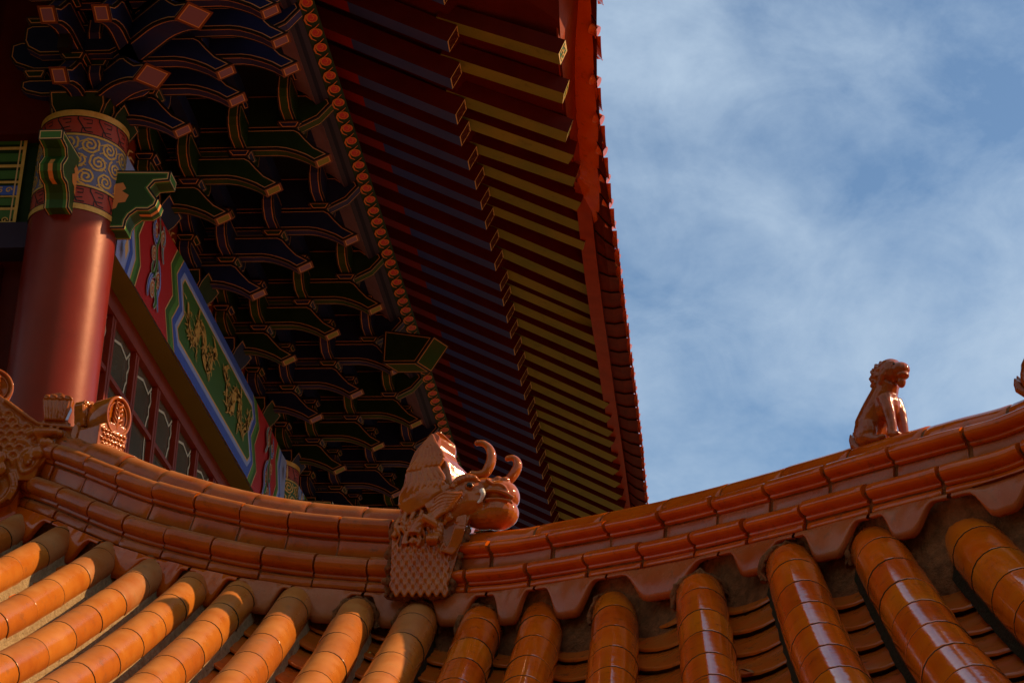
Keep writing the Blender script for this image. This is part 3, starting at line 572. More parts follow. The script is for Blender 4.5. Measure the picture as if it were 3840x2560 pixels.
# ================================================================ LOWER TILED ROOF
roof = empty('lower_roof', (-1.0, 6.0, 1.4)); tag(roof, 'orange glazed tile roof with a curved hip ridge sweeping across in front of the temple hall', 'roof')
RO = Vector((-1.0, 6.0, 1.4))
def rpart(mb, name, parent=None):
    mb.v = [(x - RO.x, y - RO.y, z - RO.z) for x, y, z in mb.v]; return mb.build(name, parent or roof)
TOP = [(-3.05, 8.25, 3.05), (-2.84, 7.98, 2.90), (-2.61, 7.74, 2.74), (-2.384, 7.56, 2.591), (-2.176, 7.45, 2.482), (-1.984, 7.42, 2.425), (-1.797, 7.415, 2.395), (-1.577, 7.34, 2.330), (-1.332, 7.23, 2.245), (-1.101, 7.20, 2.215), (-0.862, 7.13, 2.180), (-0.638, 7.07, 2.180), (-0.369, 6.83, 2.138), (-0.075, 6.36, 2.042), (0.203, 6.09, 2.045), (0.450, 5.90, 2.036), (0.696, 5.725, 2.009), (0.95, 5.52, 2.02), (1.21, 5.20, 2.10), (1.47, 4.92, 2.22), (1.73, 4.66, 2.37), (2.0, 4.42, 2.56)]
DIR = [-.06, -.06, -.055, -.05, -.037, -.015, .02, .04, .045, .018, .030, .025, .045, .043, .050, .050, .080, .085, .09, .09, .09, .09]
SL = .63; RT = .07
RTS = [.060, .060, .061, .062, .063, .065, .067, .069, .071, .076, .077, .078, .079, .080, .081, .082, .084, .084, .084, .084, .084, .084]
def tpt(i, t, dz=0.0):
    x, y, z = TOP[i]; return Vector((x + DIR[i] * t, y - t, z - SL * t + 0.045 * t * t + dz))
TL = 2.6; SEG = .232
for i in range(len(TOP)):
    m = MB(); RT = RTS[i]; x, y, z = TOP[i]; n = 22; t = -.14; k = 0; off = rnd.uniform(0, .1)
    while t < TL:
        t1 = t + SEG if k else off + .06; rows = []
        Lr = [(t, RT * .95), (t + .0015, RT * .99), (t + .004, RT), (t + .012, RT), (t1 - .012, RT), (t1 - .003, RT), (t1 - .001, RT * .988), (t1, RT * .95)] if k else [(t, RT * .2), (t + .03, RT * .62), (t + .07, RT * .9), (t + .11, RT * .985), (t1 - .012, RT), (t1 - .003, RT), (t1, RT * .955)]
        jx, jr = rnd.uniform(-.002, .002), rnd.uniform(-.0008, .0008)
        for tt, r in Lr:
            c = tpt(i, tt, -.004); d = (tpt(i, tt + .01) - tpt(i, tt - .01)).normalized(); s = d.cross(Vector((0, 0, 1))).normalized(); nn = s.cross(d)
            rows.append([c + s * (jx + (r + (jr if r > .05 else 0)) * math.cos(6.28318 * q / n)) + nn * (r * math.sin(6.28318 * q / n)) for q in range(n)])
        m.grid(rows, GLD if i < 5 and k < 2 else (rnd.choice((GLL, GLL, GLM)) if i < 10 else rnd.choice((GL, GL, GL2, GL3))), True, True)
        if k:
            rg = []
            for tt, r in ((t - .0022, RT * .93), (t - .0018, RT * 1.006), (t + .0014, RT * 1.006), (t + .0018, RT * .93)):
                c = tpt(i, tt, -.004); d = (tpt(i, tt + .01) - tpt(i, tt - .01)).normalized(); s = d.cross(Vector((0, 0, 1))).normalized(); nn = s.cross(d); rg.append([c + s * (r * math.cos(6.28318 * q / n)) + nn * (r * math.sin(6.28318 * q / n)) for q in range(n)])
            m.grid(rg, MOD, True, True)
        t, k = t, k; t = t1; k += 1
    rpart(m, 'tube_tile_row')
    # mortar bedding along both sides of the tube
    m = MB()
    for sg in (-1, 1):
        rows = []
        for q in range(70):
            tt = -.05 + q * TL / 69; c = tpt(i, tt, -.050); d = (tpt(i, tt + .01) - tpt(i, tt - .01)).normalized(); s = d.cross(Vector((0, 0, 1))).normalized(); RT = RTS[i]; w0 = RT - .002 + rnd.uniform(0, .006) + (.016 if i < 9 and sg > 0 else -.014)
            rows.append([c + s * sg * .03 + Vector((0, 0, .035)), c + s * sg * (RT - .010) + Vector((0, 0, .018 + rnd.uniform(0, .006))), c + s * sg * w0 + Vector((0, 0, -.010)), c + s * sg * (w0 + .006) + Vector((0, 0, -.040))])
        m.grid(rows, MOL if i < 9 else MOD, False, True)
    rpart(m, 'mortar_bed')
for i in range(len(TOP)):
    m = MB(); RT = RTS[i]; c = tpt(i, -.03, .0)
    for ly, rr_ in ((0, .007), (.014, .011)):
        q = [c + Vector(((RT + .007 + rnd.uniform(-.006, .008)) * math.cos(a), ly + rnd.uniform(-.006, .006), (RT + .008 + rnd.uniform(-.006, .008)) * math.sin(a) - .01)) for a in [R(-20 + 220 * k / 22) for k in range(23)]]
        m.tube(q, [rr_ * rnd.uniform(.5, 1.5) for _ in q], MOR, 7, up=(0, 1, 0))
    rpart(m, 'mortar_collar')
# concave pan tiles, overlapping down the slope
for i in range(len(TOP) - 1):
    m = MB(); st = .205; t = -.30 + rnd.uniform(0, .05); nj = 9
    while t < TL:
        rows = []; jz = rnd.uniform(-.003, .003); tw = rnd.uniform(-.004, .004)
        for tt, dz in ((t - .02, -.022), (t, -.018), (t + st * .5, -.006), (t + st + .002, .006), (t + st + .010, .0066), (t + st + .0135, .003), (t + st + .012, -.004)):
            a, b = tpt(i, tt), tpt(i + 1, tt); row = []
            for j in range(nj):
                u = -.04 + 1.08 * j / (nj - 1); q = a.lerp(b, u); h = 4 * u * (1 - u); row.append(q + Vector((0, -.010 * h, -.045 - .052 * h + dz + jz + tw * (u - .5))))
            rows.append(row)
        m.grid(rows, PAN, False, True); m.grid([rows[-1], [p + Vector((0, .03, -.004)) for p in rows[-1]], [p + Vector((0, .03, -.03)) for p in rows[-1]]], BLK, False, True); t += st  # black faces paint the shade in the gap under each lip
    rpart(m, 'pan_tile_row')
# bedding under everything so that nothing shows through
m = MB(); m.grid([[tpt(i, t, -.135) for i in range(len(TOP))] for t in (-.5, 0, .8, 1.6, TL)], MOR, False, False)
rpart(m, 'roof_bedding')
# ---- ridge path (base of the ridge on its visible side), left to right
RB = [(-3.30, 8.42, 3.25), (-3.05, 8.12, 3.075), (-2.85, 7.903, 2.926), (-2.669, 7.766, 2.822), (-2.284, 7.549, 2.615), (-1.902, 7.433, 2.482), (-1.64, 7.393, 2.424), (-1.412, 7.362, 2.390), (-1.115, 7.297, 2.352), (-.821, 7.177, 2.325), (-.633, 7.064, 2.312), (-.393, 6.871, 2.287), (-.138, 6.606, 2.245), (.181, 6.206, 2.185), (.428, 5.916, 2.152), (.635, 5.70, 2.132), (.831, 5.56, 2.140), (1.08, 5.28, 2.18), (1.38, 4.98, 2.29), (1.75, 4.62, 2.55), (2.1, 4.3, 2.85)]  # last points, out of view, extended and raised to shade the right tubes
rpth = smooth_path(RB, 8); acc = [0]
for i in range(1, len(rpth)): acc.append(acc[-1] + (rpth[i] - rpth[i - 1]).length)
def rp(s):
    s = max(0, min(acc[-1] - 1e-5, s))
    for i in range(1, len(acc)):
        if acc[i] >= s:
            f = (s - acc[i - 1]) / (acc[i] - acc[i - 1]); p = rpth[i - 1].lerp(rpth[i], f); break
    a = rpth[max(0, i - 4)]; b = rpth[min(len(rpth) - 1, i + 4)]; d = (b - a).normalized(); hz = Vector((d.x, d.y, 0)).normalized(); nrm = Vector((hz.y, -hz.x, 0)); up = nrm.cross(d) * -1
    if up.z < 0: up = -up
    return p, d, nrm, up
def s_at_x(x):
    for i in range(1, len(rpth)):
        if rpth[i].x >= x: return acc[i - 1] + (acc[i] - acc[i - 1]) * (x - rpth[i - 1].x) / (rpth[i].x - rpth[i - 1].x)
    return acc[-1]
S_DR = s_at_x(-1.13); S_DR2 = s_at_x(-.99); S_L = s_at_x(-2.86)
def course(s0, s1, prof, name, m, seg, gap=.006, jit=0, endcap=True, mj=MOR, group_len=None):
    s = s0 + jit; k = 0
    if jit: s = s0 - seg + jit
    while s < s1 - .01:
        a, b = max(s, s0), min(s + seg, s1); s += seg
        if b - a < .02: continue
        w = MB(); rows = []; js = rnd.uniform(-.003, .003); jn = rnd.uniform(-.004, .004); n = max(3, int((b - a) / .03))
        g = gap * .5 + rnd.uniform(0, .002)
        L2 = b - a - 2 * g; sts = [0, .0035] + [.0035 + (L2 - .007) * q / n for q in range(1, n)] + [L2 - .0035, L2]
        for q, dd_ in enumerate(sts):
            ss = a + g + dd_; p, d, nr, up = rp(ss); e = 1.0 if 0 < q < len(sts) - 1 else .955
            cn = sum(x for x, _ in prof) / len(prof); ch = sum(z for _, z in prof) / len(prof)
            rows.append([p + nr * (cn + (x - cn) * e + jn) + up * (ch + (z - ch) * e + js) for x, z in prof])
        w.grid(rows, m, True, True, True); rpart(w, name)
def arc(cx, cz, r, a0, a1, n, fx=1.0, fz=1.0): return [(cx + fx * r * math.cos(R(a0 + (a1 - a0) * i / n)), cz + fz * r * math.sin(R(a0 + (a1 - a0) * i / n))) for i in range(n + 1)]
def roll(n0, h0, hh, depth):  # half round moulding with lips above and below
    return [(n0 - .05, h0), (n0 + depth * .35, h0), (n0 + depth * .42, h0 + hh * .10), (n0 + depth * .36, h0 + hh * .16), (n0 + depth * .40, h0 + hh * .20)] + arc(n0 + depth * .36, h0 + hh * .58, hh * .40, -80, 80, 9, depth * .62 / (hh * .40)) + [(n0 + depth * .2, h0 + hh), (n0 - .05, h0 + hh)]
def ridge(s0, s1, k, cap_r, hcap, seg, gp, GLR, CAPM):
    # k scales the mouldings; all heights measured above the base line
    course(s0, s1, [(-.10, 0), (.030, 0), (.034, .006), (.030, .026 * k), (.018, .034 * k), (-.10, .034 * k)], 'ridge_base_tile', GLR, seg, jit=seg * .3, gap=gp)
    course(s0, s1, roll(.012, .036 * k, .074 * k, .050), 'ridge_roll_tile', GLR, seg, jit=seg * .3, gap=gp)
    course(s0, s1, [(-.08, .110 * k), (.006, .110 * k), (.008, .116 * k), (.008, .158 * k), (.006, .164 * k), (-.08, .164 * k)], 'ridge_panel_tile', GLR if k > 1.1 else APR, seg, jit=seg * .6, gap=gp)
    course(s0, s1, roll(.000, .166 * k, .070 * k, .050), 'ridge_roll_tile', GLR, seg, jit=seg * .6, gap=gp)
    course(s0, s1, [(-.10, .234 * k)] + arc(-.060, .232 * k, cap_r, -10, 190, 14, 1.0, hcap) + [], 'ridge_cap_tile', CAPM, seg * 1.12, gap=gp * .4, jit=seg * .1)
    # mortar core showing in the joints
    w = MB(); rows = []; n = int((s1 - s0) / .04)
    for q in range(n + 1):
        p, d, nr, up = rp(s0 + (s1 - s0) * q / n); j = rnd.uniform(-.002, .003)
        prof = [(-.15, -.02), (.020, .0), (.020 + j, .034 * k), (.022 + j, .05 * k), (.046 + j, .072 * k), (.022, .10 * k), (.002 + j, .112 * k), (.002 + j, .160 * k), (.012, .18 * k), (.034 + j, .202 * k), (.010, .232 * k)] + arc(-.060, .232 * k, cap_r - .004, 0, 180, 8, 1.0, hcap) + [(-.17, .10 * k)]
        rows.append([p + nr * a + up * b for a, b in prof])
    w.grid(rows, MOR, True, True, True); rpart(w, 'ridge_core')
ridge(S_L, S_DR, 1.22, .068, 1.02, .215, .006, GRD, GRD)
ridge(S_DR2, acc[-1], .83, .064, 1.0, .275, .014, GLR, GLR)
# back side of the hip: the other slope falling away
m = MB(); rows = []
for q in range(60):
    p, d, nr, up = rp(acc[-1] * q / 59); rows.append([p + up * .15 - nr * .12, p - nr * .16 - up * .04, p - nr * 1.6 + Vector((.9, .2, -1.1)), p - nr * 2.4 + Vector((1.3, .3, -1.7))])
m.grid(rows, PAN, False, False); rpart(m, 'far_roof_slope')
# ---- scalloped apron tiles between the tube tops, mortar behind them
w = MB(); rows = []
for q in range(200):
    p, d, nr, up = rp(acc[-1] * q / 199); j = rnd.uniform(-.006, .006); j2 = rnd.uniform(-.008, .008)
    rows.append([p + nr * .014 + up * .002, p + nr * (.010 + j) - up * .06, p + nr * (.012 + j2) - up * .12, p + nr * (.03 + j) - up * .19, p + nr * .05 - up * .25, p + nr * .06 - up * .36])
w.grid(rows, MOR, False, True); rpart(w, 'ridge_mortar')
TS = []
for i in range(len(TOP)):
    best = min(range(len(rpth)), key=lambda q: (rpth[q].x - TOP[i][0]) ** 2 + (rpth[q].y - TOP[i][1]) ** 2); TS.append(acc[best])
for i in range(len(TOP) - 1):
    a, b = TS[i], TS[i + 1]
    if b - a < .03: continue
    ov = .006; sa, sb = a + ov, b - ov; w = MB(); n = 22; rf = []; dd = min(.125, .55 * (b - a)); rk = []
    mid = (sa + sb) / 2; dn = (.135 if i < 12 else .120) + rnd.uniform(-.014, .012); wj = rnd.uniform(-.05, .05); tz = rnd.uniform(-.006, .004)
    for q in range(n + 1):
        u = q / n; s = sa + (sb - sa) * u; p, d, nr, up = rp(s); v = abs(2 * u - 1)
        h = -(.022 + (dn - .022) * (0.5 + .5 * math.cos(math.pi * min(1, max(0, (v - .20 - wj) / .52)))))
        bow = .030 + .010 * (1 - v)
        col = [p + nr * (.014 + bow * .6) - up * .001, p + nr * (.020 + bow) + up * (h * .35), p + nr * (.022 + bow * 1.1) + up * (h * .8), p + nr * (.020 + bow * 1.1) + up * h, p + nr * (.004 + bow) + up * (h + .002)]
        rf.append(col)
    w.grid(rf, APR if i > 5 else GLR, False, True); w.grid([[r[0], r[0] - nr * .02] for r in (rf[0], rf[-1])], APR, False)
    rpart(w, 'apron_tile')
# plain wall under the ornament on the left
m = MB(); m.hexa([(-3.5, 7.75, 2.4), (-2.87, 7.84, 2.80), (-2.87, 8.5, 2.80), (-3.5, 8.5, 2.4), (-3.5, 7.80, 3.10), (-2.87, 7.86, 3.08), (-2.87, 8.5, 3.08), (-3.5, 8.5, 3.10)], GLR); rpart(m, 'ridge_end_block')
# body of the building carrying the lower roof, below the frame
m = MB(); m.box((-4.2, 6.2, GZ), (.35, 8.6, 1.15), RED); rpart(m, 'lower_hall_wall')

# ================================================================ glazed ornaments
def sculpt(mb, name, parent, vox=.004, smooth=2):
    o = mb.build(name, parent); r = o.modifiers.new('remesh', 'REMESH'); r.mode = 'VOXEL'; r.voxel_size = vox; r.use_smooth_shade = True
    s = o.modifiers.new('smooth', 'SMOOTH'); s.iterations = smooth; s.factor = .5
    return o
# ---- dragon head on the ridge.  local frame: x right, z up, y away; units of the sketch = .00044 m
DO = Vector((-1.075, 7.22, 2.335)); drg = empty('dragon_head_ornament', DO)
tag(drg, 'glossy orange dragon head with two curled horns and swept mane mid ridge', 'roof ornament')
kx, kz = .00044, .000457
def D(x, y, d=0.0): return Vector(((x - 430) * kx + .0 , d + (1500 - y) * .00003, (1500 - y) * kz))
m = MB()
def slab(mb, outl, d0, d1, F, mt):
    f = [F(x, y, d0) for x, y in outl]; b = [F(x, y, d1) for x, y in outl]; n = len(outl); mb.poly(f, mt); mb.poly(b[::-1], mt)
    for i in range(n): j = (i + 1) % n; mb.poly([f[j], f[i], b[i], b[j]], mt)
slab(m, [(150, 1490), (400, 1500), (615, 1495), (670, 1280), (730, 1000), (780, 860), (600, 600), (200, 760), (135, 1050)], -.050, .10, D, GLO)
# mane crest: thick curved fin
slab(m, [(185, 800), (190, 640), (215, 470), (270, 300), (350, 190), (440, 120), (480, 150), (470, 240), (520, 330), (575, 440), (620, 600), (640, 700), (420, 860)], -.044, .055, D, GLO)
cL = [(455, 108), (420, 140), (408, 190), (425, 255), (490, 315), (540, 380), (560, 480), (590, 575), (650, 640)]; cR = [(560, 128), (586, 150), (594, 195), (592, 255), (618, 320), (675, 378), (736, 436), (752, 510), (735, 600)]
m.grid([[D(*a, -.046), D(*a, -.046) + Vector((.012, .018, .003)), D(*b, .050), D(*b, .070), D(b[0] - 30, b[1], .10), D(a[0], a[1], .06)] for a, b in zip(cL, cR)], GLO, True, True, True)
def strand(pts, r0, r1, d=-.055, mb=m, mt=GLO, n=7):
    q = smooth_path([D(x, y, d + (e[0] if e else 0)) for x, y, *e in pts], 5); k = len(q) - 1; mb.tube(q, [r0 + (r1 - r0) * i / k for i in range(k + 1)], mt, n)
for a in range(7):
    t = a / 6; wv = 20 * (1 - .3 * t); strand([(200 + 380 * t, 780 - 70 * t), (225 + 310 * t - wv, 690 - 55 * t, -.010), (225 + 300 * t + wv, 590 - 40 * t, -.012), (262 + 240 * t - wv, 490 - 35 * t, -.008), (290 + 220 * t + wv, 385 - 25 * t, -.008), (355 + 130 * t - wv * .6, 270, -.004), (425 + 30 * t, 150 + 80 * t)], .0140, .008, -.056)
for a in range(7):
    t = a / 6; strand([(180 + 60 * t, 790 + 60 * t), (300 + 90 * t, 720 + 60 * t, -.010), (430 + 60 * t, 640 + 40 * t, -.012), (560 + 60 * t, 600 + 30 * t)], .011, .008, -.058)
for a in range(6): strand([(240 + 70 * a, 860 - 15 * a), (215 + 72 * a, 930, -.012), (250 + 66 * a, 1000 - 10 * a)], .010, .005, -.06)
# neck and skull
m.tube([D(430, 860, 0), D(600, 780, 0), D(760, 720, .0), D(880, 720, 0)], [.085, .085, .080, .070], GLO, 14)
m.ball(D(760, 640, 0), (.085, .075, .062), GLO); m.ball(D(880, 590, 0), (.075, .062, .040), GLO)
m.ball(D(1000, 645, 0), (.074, .068, .058), GLO, nu=20, nv=14); m.ball(D(1060, 665, 0), (.050, .062, .050), GLO, nu=20, nv=14)      # muzzle
m.ball(D(990, 805, 0), (.080, .068, .062), GLO, nu=20, nv=14)      # jaw
m.ball(D(880, 830, 0), (.075, .058, .050), GLO)
for y in (-.020, .020): m.ball(D(990, 537, y - .012), (.019, .017, .015), GLO); m.ball(D(1050, 545, y - .012), (.019, .017, .016), GLO)
strand([(640, 800), (720, 740), (800, 700), (880, 670), (960, 655), (1060, 680), (1135, 728)], .009, .009, -.066)          # lips
strand([(900, 735), (1000, 730), (1090, 745), (1130, 770)], .007, .006, -.064)
strand([(620, 640), (660, 570), (730, 530), (800, 545), (830, 580)], .016, .010, -.062)                                    # brow
for a in range(6): m.ball(D(640 + 32 * a, 590 - 13 * a + (a > 3) * 12 * (a - 3), -.066), .012, GLO)
strand([(720, 650), (740, 690), (800, 680), (830, 640)], .008, .006, -.068)
strand([(900, 560), (960, 600), (1010, 600), (1060, 630), (1090, 690)], .006, .005, -.066)
for c, r in (((585, 725), 26), ((560, 830), 32), ((600, 890), 28), ((700, 690), 18)):
    q = [D(c[0] + r * (1 - i / 22) * math.cos(i * .5), c[1] + r * (1 - i / 22) * math.sin(i * .5), -.068 - i * .0006) for i in range(21)]; m.tube(q, [.009] * 15 + [.008, .008, .007, .006, .006, .005], GLO, 7)
for a in range(5): strand([(740 - 14 * a, 880 + 4 * a), (735 - 16 * a, 1000, -.01), (700 - 18 * a, 1130), (640 - 20 * a, 1215 - 6 * a)], .009, .005, -.072)
for a in range(7):
    t = a / 6; strand([(190 + 330 * t, 900 - 40 * t), (165 + 330 * t, 980, -.012), (205 + 310 * t, 1050, -.006), (175 + 330 * t, 1130 + 20 * math.sin(a * 2))], .011, .004, -.056)
for a in range(7): strand([(705 - 12 * a, 695 + 20 * a), (630 - 12 * a, 712 + 27 * a, -.012), (560 - 10 * a, 700 + 36 * a, -.006), (480 - 4 * a, 742 + 36 * a)], .011, .005, -.082)
# arm and claw
strand([(330, 1040), (360, 950), (430, 915), (500, 950), (520, 1010), (500, 1090)], .026, .022, -.065)
for a in range(9): q = D(400 + 14 * a, 905 + 8 * a, -.088); m.ball(q, (.005, .010, .016), GLO)
for a in range(4): strand([(455 + 22 * a, 1060), (450 + 24 * a, 1100, -.022), (450 + 22 * a, 1140)], .011, .004, -.08)
strand([(250, 1130), (255, 1060), (300, 1010), (350, 1030), (380, 1090), (360, 1140)], .012, .007, -.068)
strand([(300, 1120), (320, 1080), (350, 1110)], .012, .008, -.07)
strand([(150, 1060), (190, 990), (260, 950), (330, 950)], .012, .008, -.062)
# diamond scales on the skirt
for r in range(8):
    for c in range(7):
        x = 175 + c * 66 + (33 if r % 2 else 0); y = 1160 + r * 50
        if x > 640 - (r * 4): continue
        strand([(x, y - 62), (x + 20, y - 15, -.004), (x + 22, y + 10, -.004), (x, y + 50)], .0046, .0040, -.056); strand([(x, y - 62), (x - 20, y - 15, -.004), (x - 22, y + 10, -.004), (x, y + 50)], .0046, .0040, -.056); m.ball(D(x, y + 8, -.050), (.007, .010, .016), GLO, nu=8, nv=6)
sculpt(m, 'head', drg, .0029, 1)
for d in (-.030, .045):
    m = MB(); sh = 0 if d < 0 else 190; 
    P = [(770, 480), (830, 488), (880, 470), (915, 400), (925, 320), (900, 250), (850, 208), (800, 205)] if d < 0 else [(930, 515), (990, 505), (1050, 480), (1100, 420), (1130, 350), (1120, 300), (1085, 272), (1045, 278)]
    q = smooth_path([D(x, y, d) for x, y in P], 5); k = len(q) - 1; m.tube(q, [.0125 + .007 * math.sin(math.pi * min(1, i / k * 1.25)) - .006 * max(0, i / k - .8) * 5 * .3 for i in range(k + 1)], GLO, 12); m.ball(q[-1], .0115, GLO); m.ball(q[0], .013, GLO); m.build('horn', drg)
m = MB(); m.ball(D(765, 628, -.070), (.018, .014, .016), GLO); m.ball(D(768, 622, -.080), (.012, .008, .011), EYE); m.build('eye', drg)
for pts in ([(870, 665), (885, 700, -.008), (865, 745), (840, 770)], [(655, 760), (690, 735, -.004), (735, 715)]):
    m = MB(); q = smooth_path([D(x, y, -.072 + (e[0] if e else 0)) for x, y, *e in pts], 4); k = len(q) - 1; m.tube(q, [.012 - .008 * i / k for i in range(k + 1)], TOOTH, 8); m.build('fang', drg)
for xa, xb, ya, yb in ((150, 110, 900, 1500), (740, 640, 940, 1500), (130, 640, 1500, 1515)):
    m = MB()
    for a in range(70):
        f_ = a / 69; m.ball(D(ease(xa, xb, f_) + rnd.gauss(0, 12), ease(ya, yb, f_) + rnd.gauss(0, 14), rnd.uniform(-.035, .015)), rnd.uniform(.009, .018), MOR, nu=6, nv=5)
    sculpt(m, 'mortar_joint', drg, .005, 0)
# ---- seated lion on the ridge
def lion(name, loc, ang, label, s=1.0):
    r = empty(name, loc); r.rotation_euler = (0, 0, ang); r.scale = (s, s, s); tag(r, label, 'roof figure', 'beast figures seated along the ridge'); m = MB(); G = LIO
    m.tube([(-.062, 0, .028), (-.052, 0, .075), (-.022, 0, .125), (.006, 0, .165), (.020, 0, .195)], [.044, .050, .046, .042, .036], G, 14)      # trunk
    m.ball((.012, 0, .120), (.042, .043, .052), G)                                                                                      # chest
    for s_ in (-1, 1):
        m.ball((-.050, .030 * s_, .048), (.042, .024, .050), G); m.tube([(-.045, .034 * s_, .030), (-.015, .036 * s_, .012), (.010, .036 * s_, .008)], [.018, .013, .012], G, 10); m.ball((.012, .036 * s_, .009), (.018, .013, .010), G)
        m.tube([(.022, .026 * s_, .140), (.040, .029 * s_, .090), (.048, .028 * s_, .045), (.050, .028 * s_, .008)], [.024, .019, .0155, .016], G, 12); m.ball((.060, .028 * s_, .007), (.020, .014, .010), G)
        for q in range(3): m.ball((.074, (.028 + (q - 1) * .009) * s_, .006), (.006, .005, .006), G)
    m.ball((.030, 0, .226), (.044, .041, .044), G); m.ball((.064, 0, .224), (.034, .031, .025), G); m.ball((.080, 0, .228), (.014, .020, .014), G, nu=14)
    m.ball((.074, 0, .203), (.022, .022, .012), G); m.ball((.070, 0, .186), (.014, .014, .022), G); m.tube([(.064, 0, .190), (.066, 0, .172)], [.012, .007], G, 8)
    for s_ in (-1, 1):
        m.ball((.052, .022 * s_, .243), (.015, .010, .008), G); m.ball((.062, .024 * s_, .234), .0075, G)
        m.tube([(.040, .034 * s_, .225), (.030, .040 * s_, .205), (.020, .038 * s_, .180)], [.008, .010, .005], G, 8)
    m.ball((.006, 0, .212), (.042, .041, .054), G)
    for q in range(70):
        zz = 1 - 2 * (q + .5) / 70; a = q * 2.39996; c_ = math.sqrt(1 - zz * zz); p = Vector((.006 + .041 * c_ * math.cos(a), .040 * c_ * math.sin(a), .212 + .053 * zz))
        if p.x < .030: m.ball(p, .0066, G, nu=8, nv=6)
    for q in range(10): m.ball((.016, .030 * math.cos(q * .64), .172 + .012 * math.sin(q * .64)), .009, G, nu=8, nv=6)
    sculpt(m, 'body', r, .0026, 2)
    m = MB()
    for y_, h in ((-.012, .070), (.0, .085), (.012, .066)):
        m.tube([(-.080, y_, .002), (-.106, y_ * 1.3, .024), (-.112, y_ * 1.4, h * .6), (-.120, y_ * 1.2, h * .88)], [.016, .015, .011, .002], G, 8)
    sculpt(m, 'tail', r, .003, 1)
    for s_ in (-1, 1): m = MB(); m.ball((.066, .0275 * s_, .236), .0042, EYE, nu=8, nv=6); m.build('eye', r)
    return r
def ridge_top(s, extra=0.0):
    p, d, nr, up = rp(s); return p + up * (.232 * .86 + .050 + extra) - nr * .06
pl = ridge_top(s_at_x(.425)); lion('lion_figure', pl + Vector((0, 0, -.006)), R(-42), 'seated glazed lion alone against the sky, head turned out along the rising ridge')
pl = ridge_top(s_at_x(.912)); lion('lion_figure', pl + Vector((-.012, 0, -.004)), R(-38), 'glazed beast cut off by the right edge of the photo, only its upright tail showing', 1.0)
# ---- ridge end ornament on the left: scaly beast, scrolls, fans and discs (sketch units .00047 m)
OO = Vector((-3.015, 7.80, 3.543)); orn = empty('ridge_end_ornament', OO + Vector((0, 0, -.67)))
tag(orn, 'scaly glazed beast with curled waves and leaf discs ending the ridge at left', 'roof ornament')
def Q(x, y, d=0.0): return Vector((x * .000468 - (y / 1400) * .0 + (y * -.00001 if False else 0), d, .67 - y * .000482))
m = MB()
slab(m, [(-260, 230), (20, 300), (130, 385), (345, 545), (450, 610), (600, 625), (790, 655), (800, 700), (780, 760), (690, 790), (600, 880), (500, 1010), (470, 1120), (330, 1120), (250, 1300), (0, 1400), (-260, 1400)], -.01, .12, Q, GLO)
slab(m, [(120, 372), (345, 530), (450, 600), (790, 648), (790, 672), (450, 630), (330, 560), (110, 405)], -.028, .13, Q, GL)
def st2(pts, r0, r1, d=-.012, mb=m, n=7, mt=GLO):
    q = smooth_path([Q(x, y, d + (e[0] if e else 0)) for x, y, *e in pts], 5); k = len(q) - 1; mb.tube(q, [r0 + (r1 - r0) * i / k for i in range(k + 1)], mt, n)
for r in range(9):
    for c in range(9):
        x = -60 + c * 92 + (46 if r % 2 else 0); y = 470 + r * 62
        if y < 400 + .62 * x + 20 or x > 560 or (x > 330 and y > 850): continue
        st2([(x - 46, y + 18), (x - 30, y - 22, -.004), (x, y - 36, -.006), (x + 30, y - 22, -.004), (x + 46, y + 18)], .0050, .0050); m.ball(Q(x, y + 2, -.004), (.020, .010, .016), GLO, nu=10, nv=7)
for cx, cy, sc_ in ((70, 850, 1.0), (150, 930, 1.1), (165, 1035, 1.1), (120, 1170, 1.1), (40, 1290, 1.0), (20, 980, .9)):
    for k in range(4):
        rr_ = (58 - 11 * k) * sc_; st2([(cx - 150, cy + 70 + 14 * k), (cx - 60, cy + 66 + 2 * k, -.01), (cx + rr_ * .2, cy + rr_ * .72, -.016), (cx + rr_ * .85, cy + rr_ * .2, -.02), (cx + rr_ * .62, cy - rr_ * .55, -.02), (cx - rr_ * .1, cy - rr_ * .72, -.016), (cx - rr_ * .5, cy - rr_ * .25, -.012)], .011, .006)
st2([(280, 760), (380, 790), (400, 860), (360, 930)], .014, .010); st2([(360, 720), (440, 680), (500, 700), (480, 760), (540, 790)], .02, .016)
for k in range(8): st2([(455 + 26 * k, 660 + 3 * k), (450 + 27 * k, 700, -.014), (470 + 24 * k, 745 - 5 * k)], .012, .010, -.022)
m.ball(Q(670, 712, -.03), .015, GLO)
for k in range(4): m.ball(Q(530 + 24 * k, 800 + 12 * (k % 2), -.035), (.014, .016, .020), GLO)
m.ball(Q(560, 830, -.02), (.028, .022, .024), GLO); m.ball(Q(480, 880, -.02), (.035, .02, .03), GLO)
st2([(320, 960), (340, 880), (420, 840), (480, 870), (500, 940), (440, 1030), (360, 1050), (320, 960)], .009, .009, -.014)
m.ball(Q(405, 960, -.006), (.032, .022, .042), GLO)
for k in range(7): a = -2.6 + k * .55; st2([(405, 990), (405 + 45 * math.cos(a), 960 + 60 * math.sin(a) - 10, -.012)], .010, .006, -.026)
st2([(250, 1060), (290, 1180), (240, 1290), (130, 1350), (0, 1370)], .012, .010); st2([(290, 1050), (330, 1180), (280, 1300)], .008, .007)
sculpt(m, 'beast_body', orn, .0042, 2)
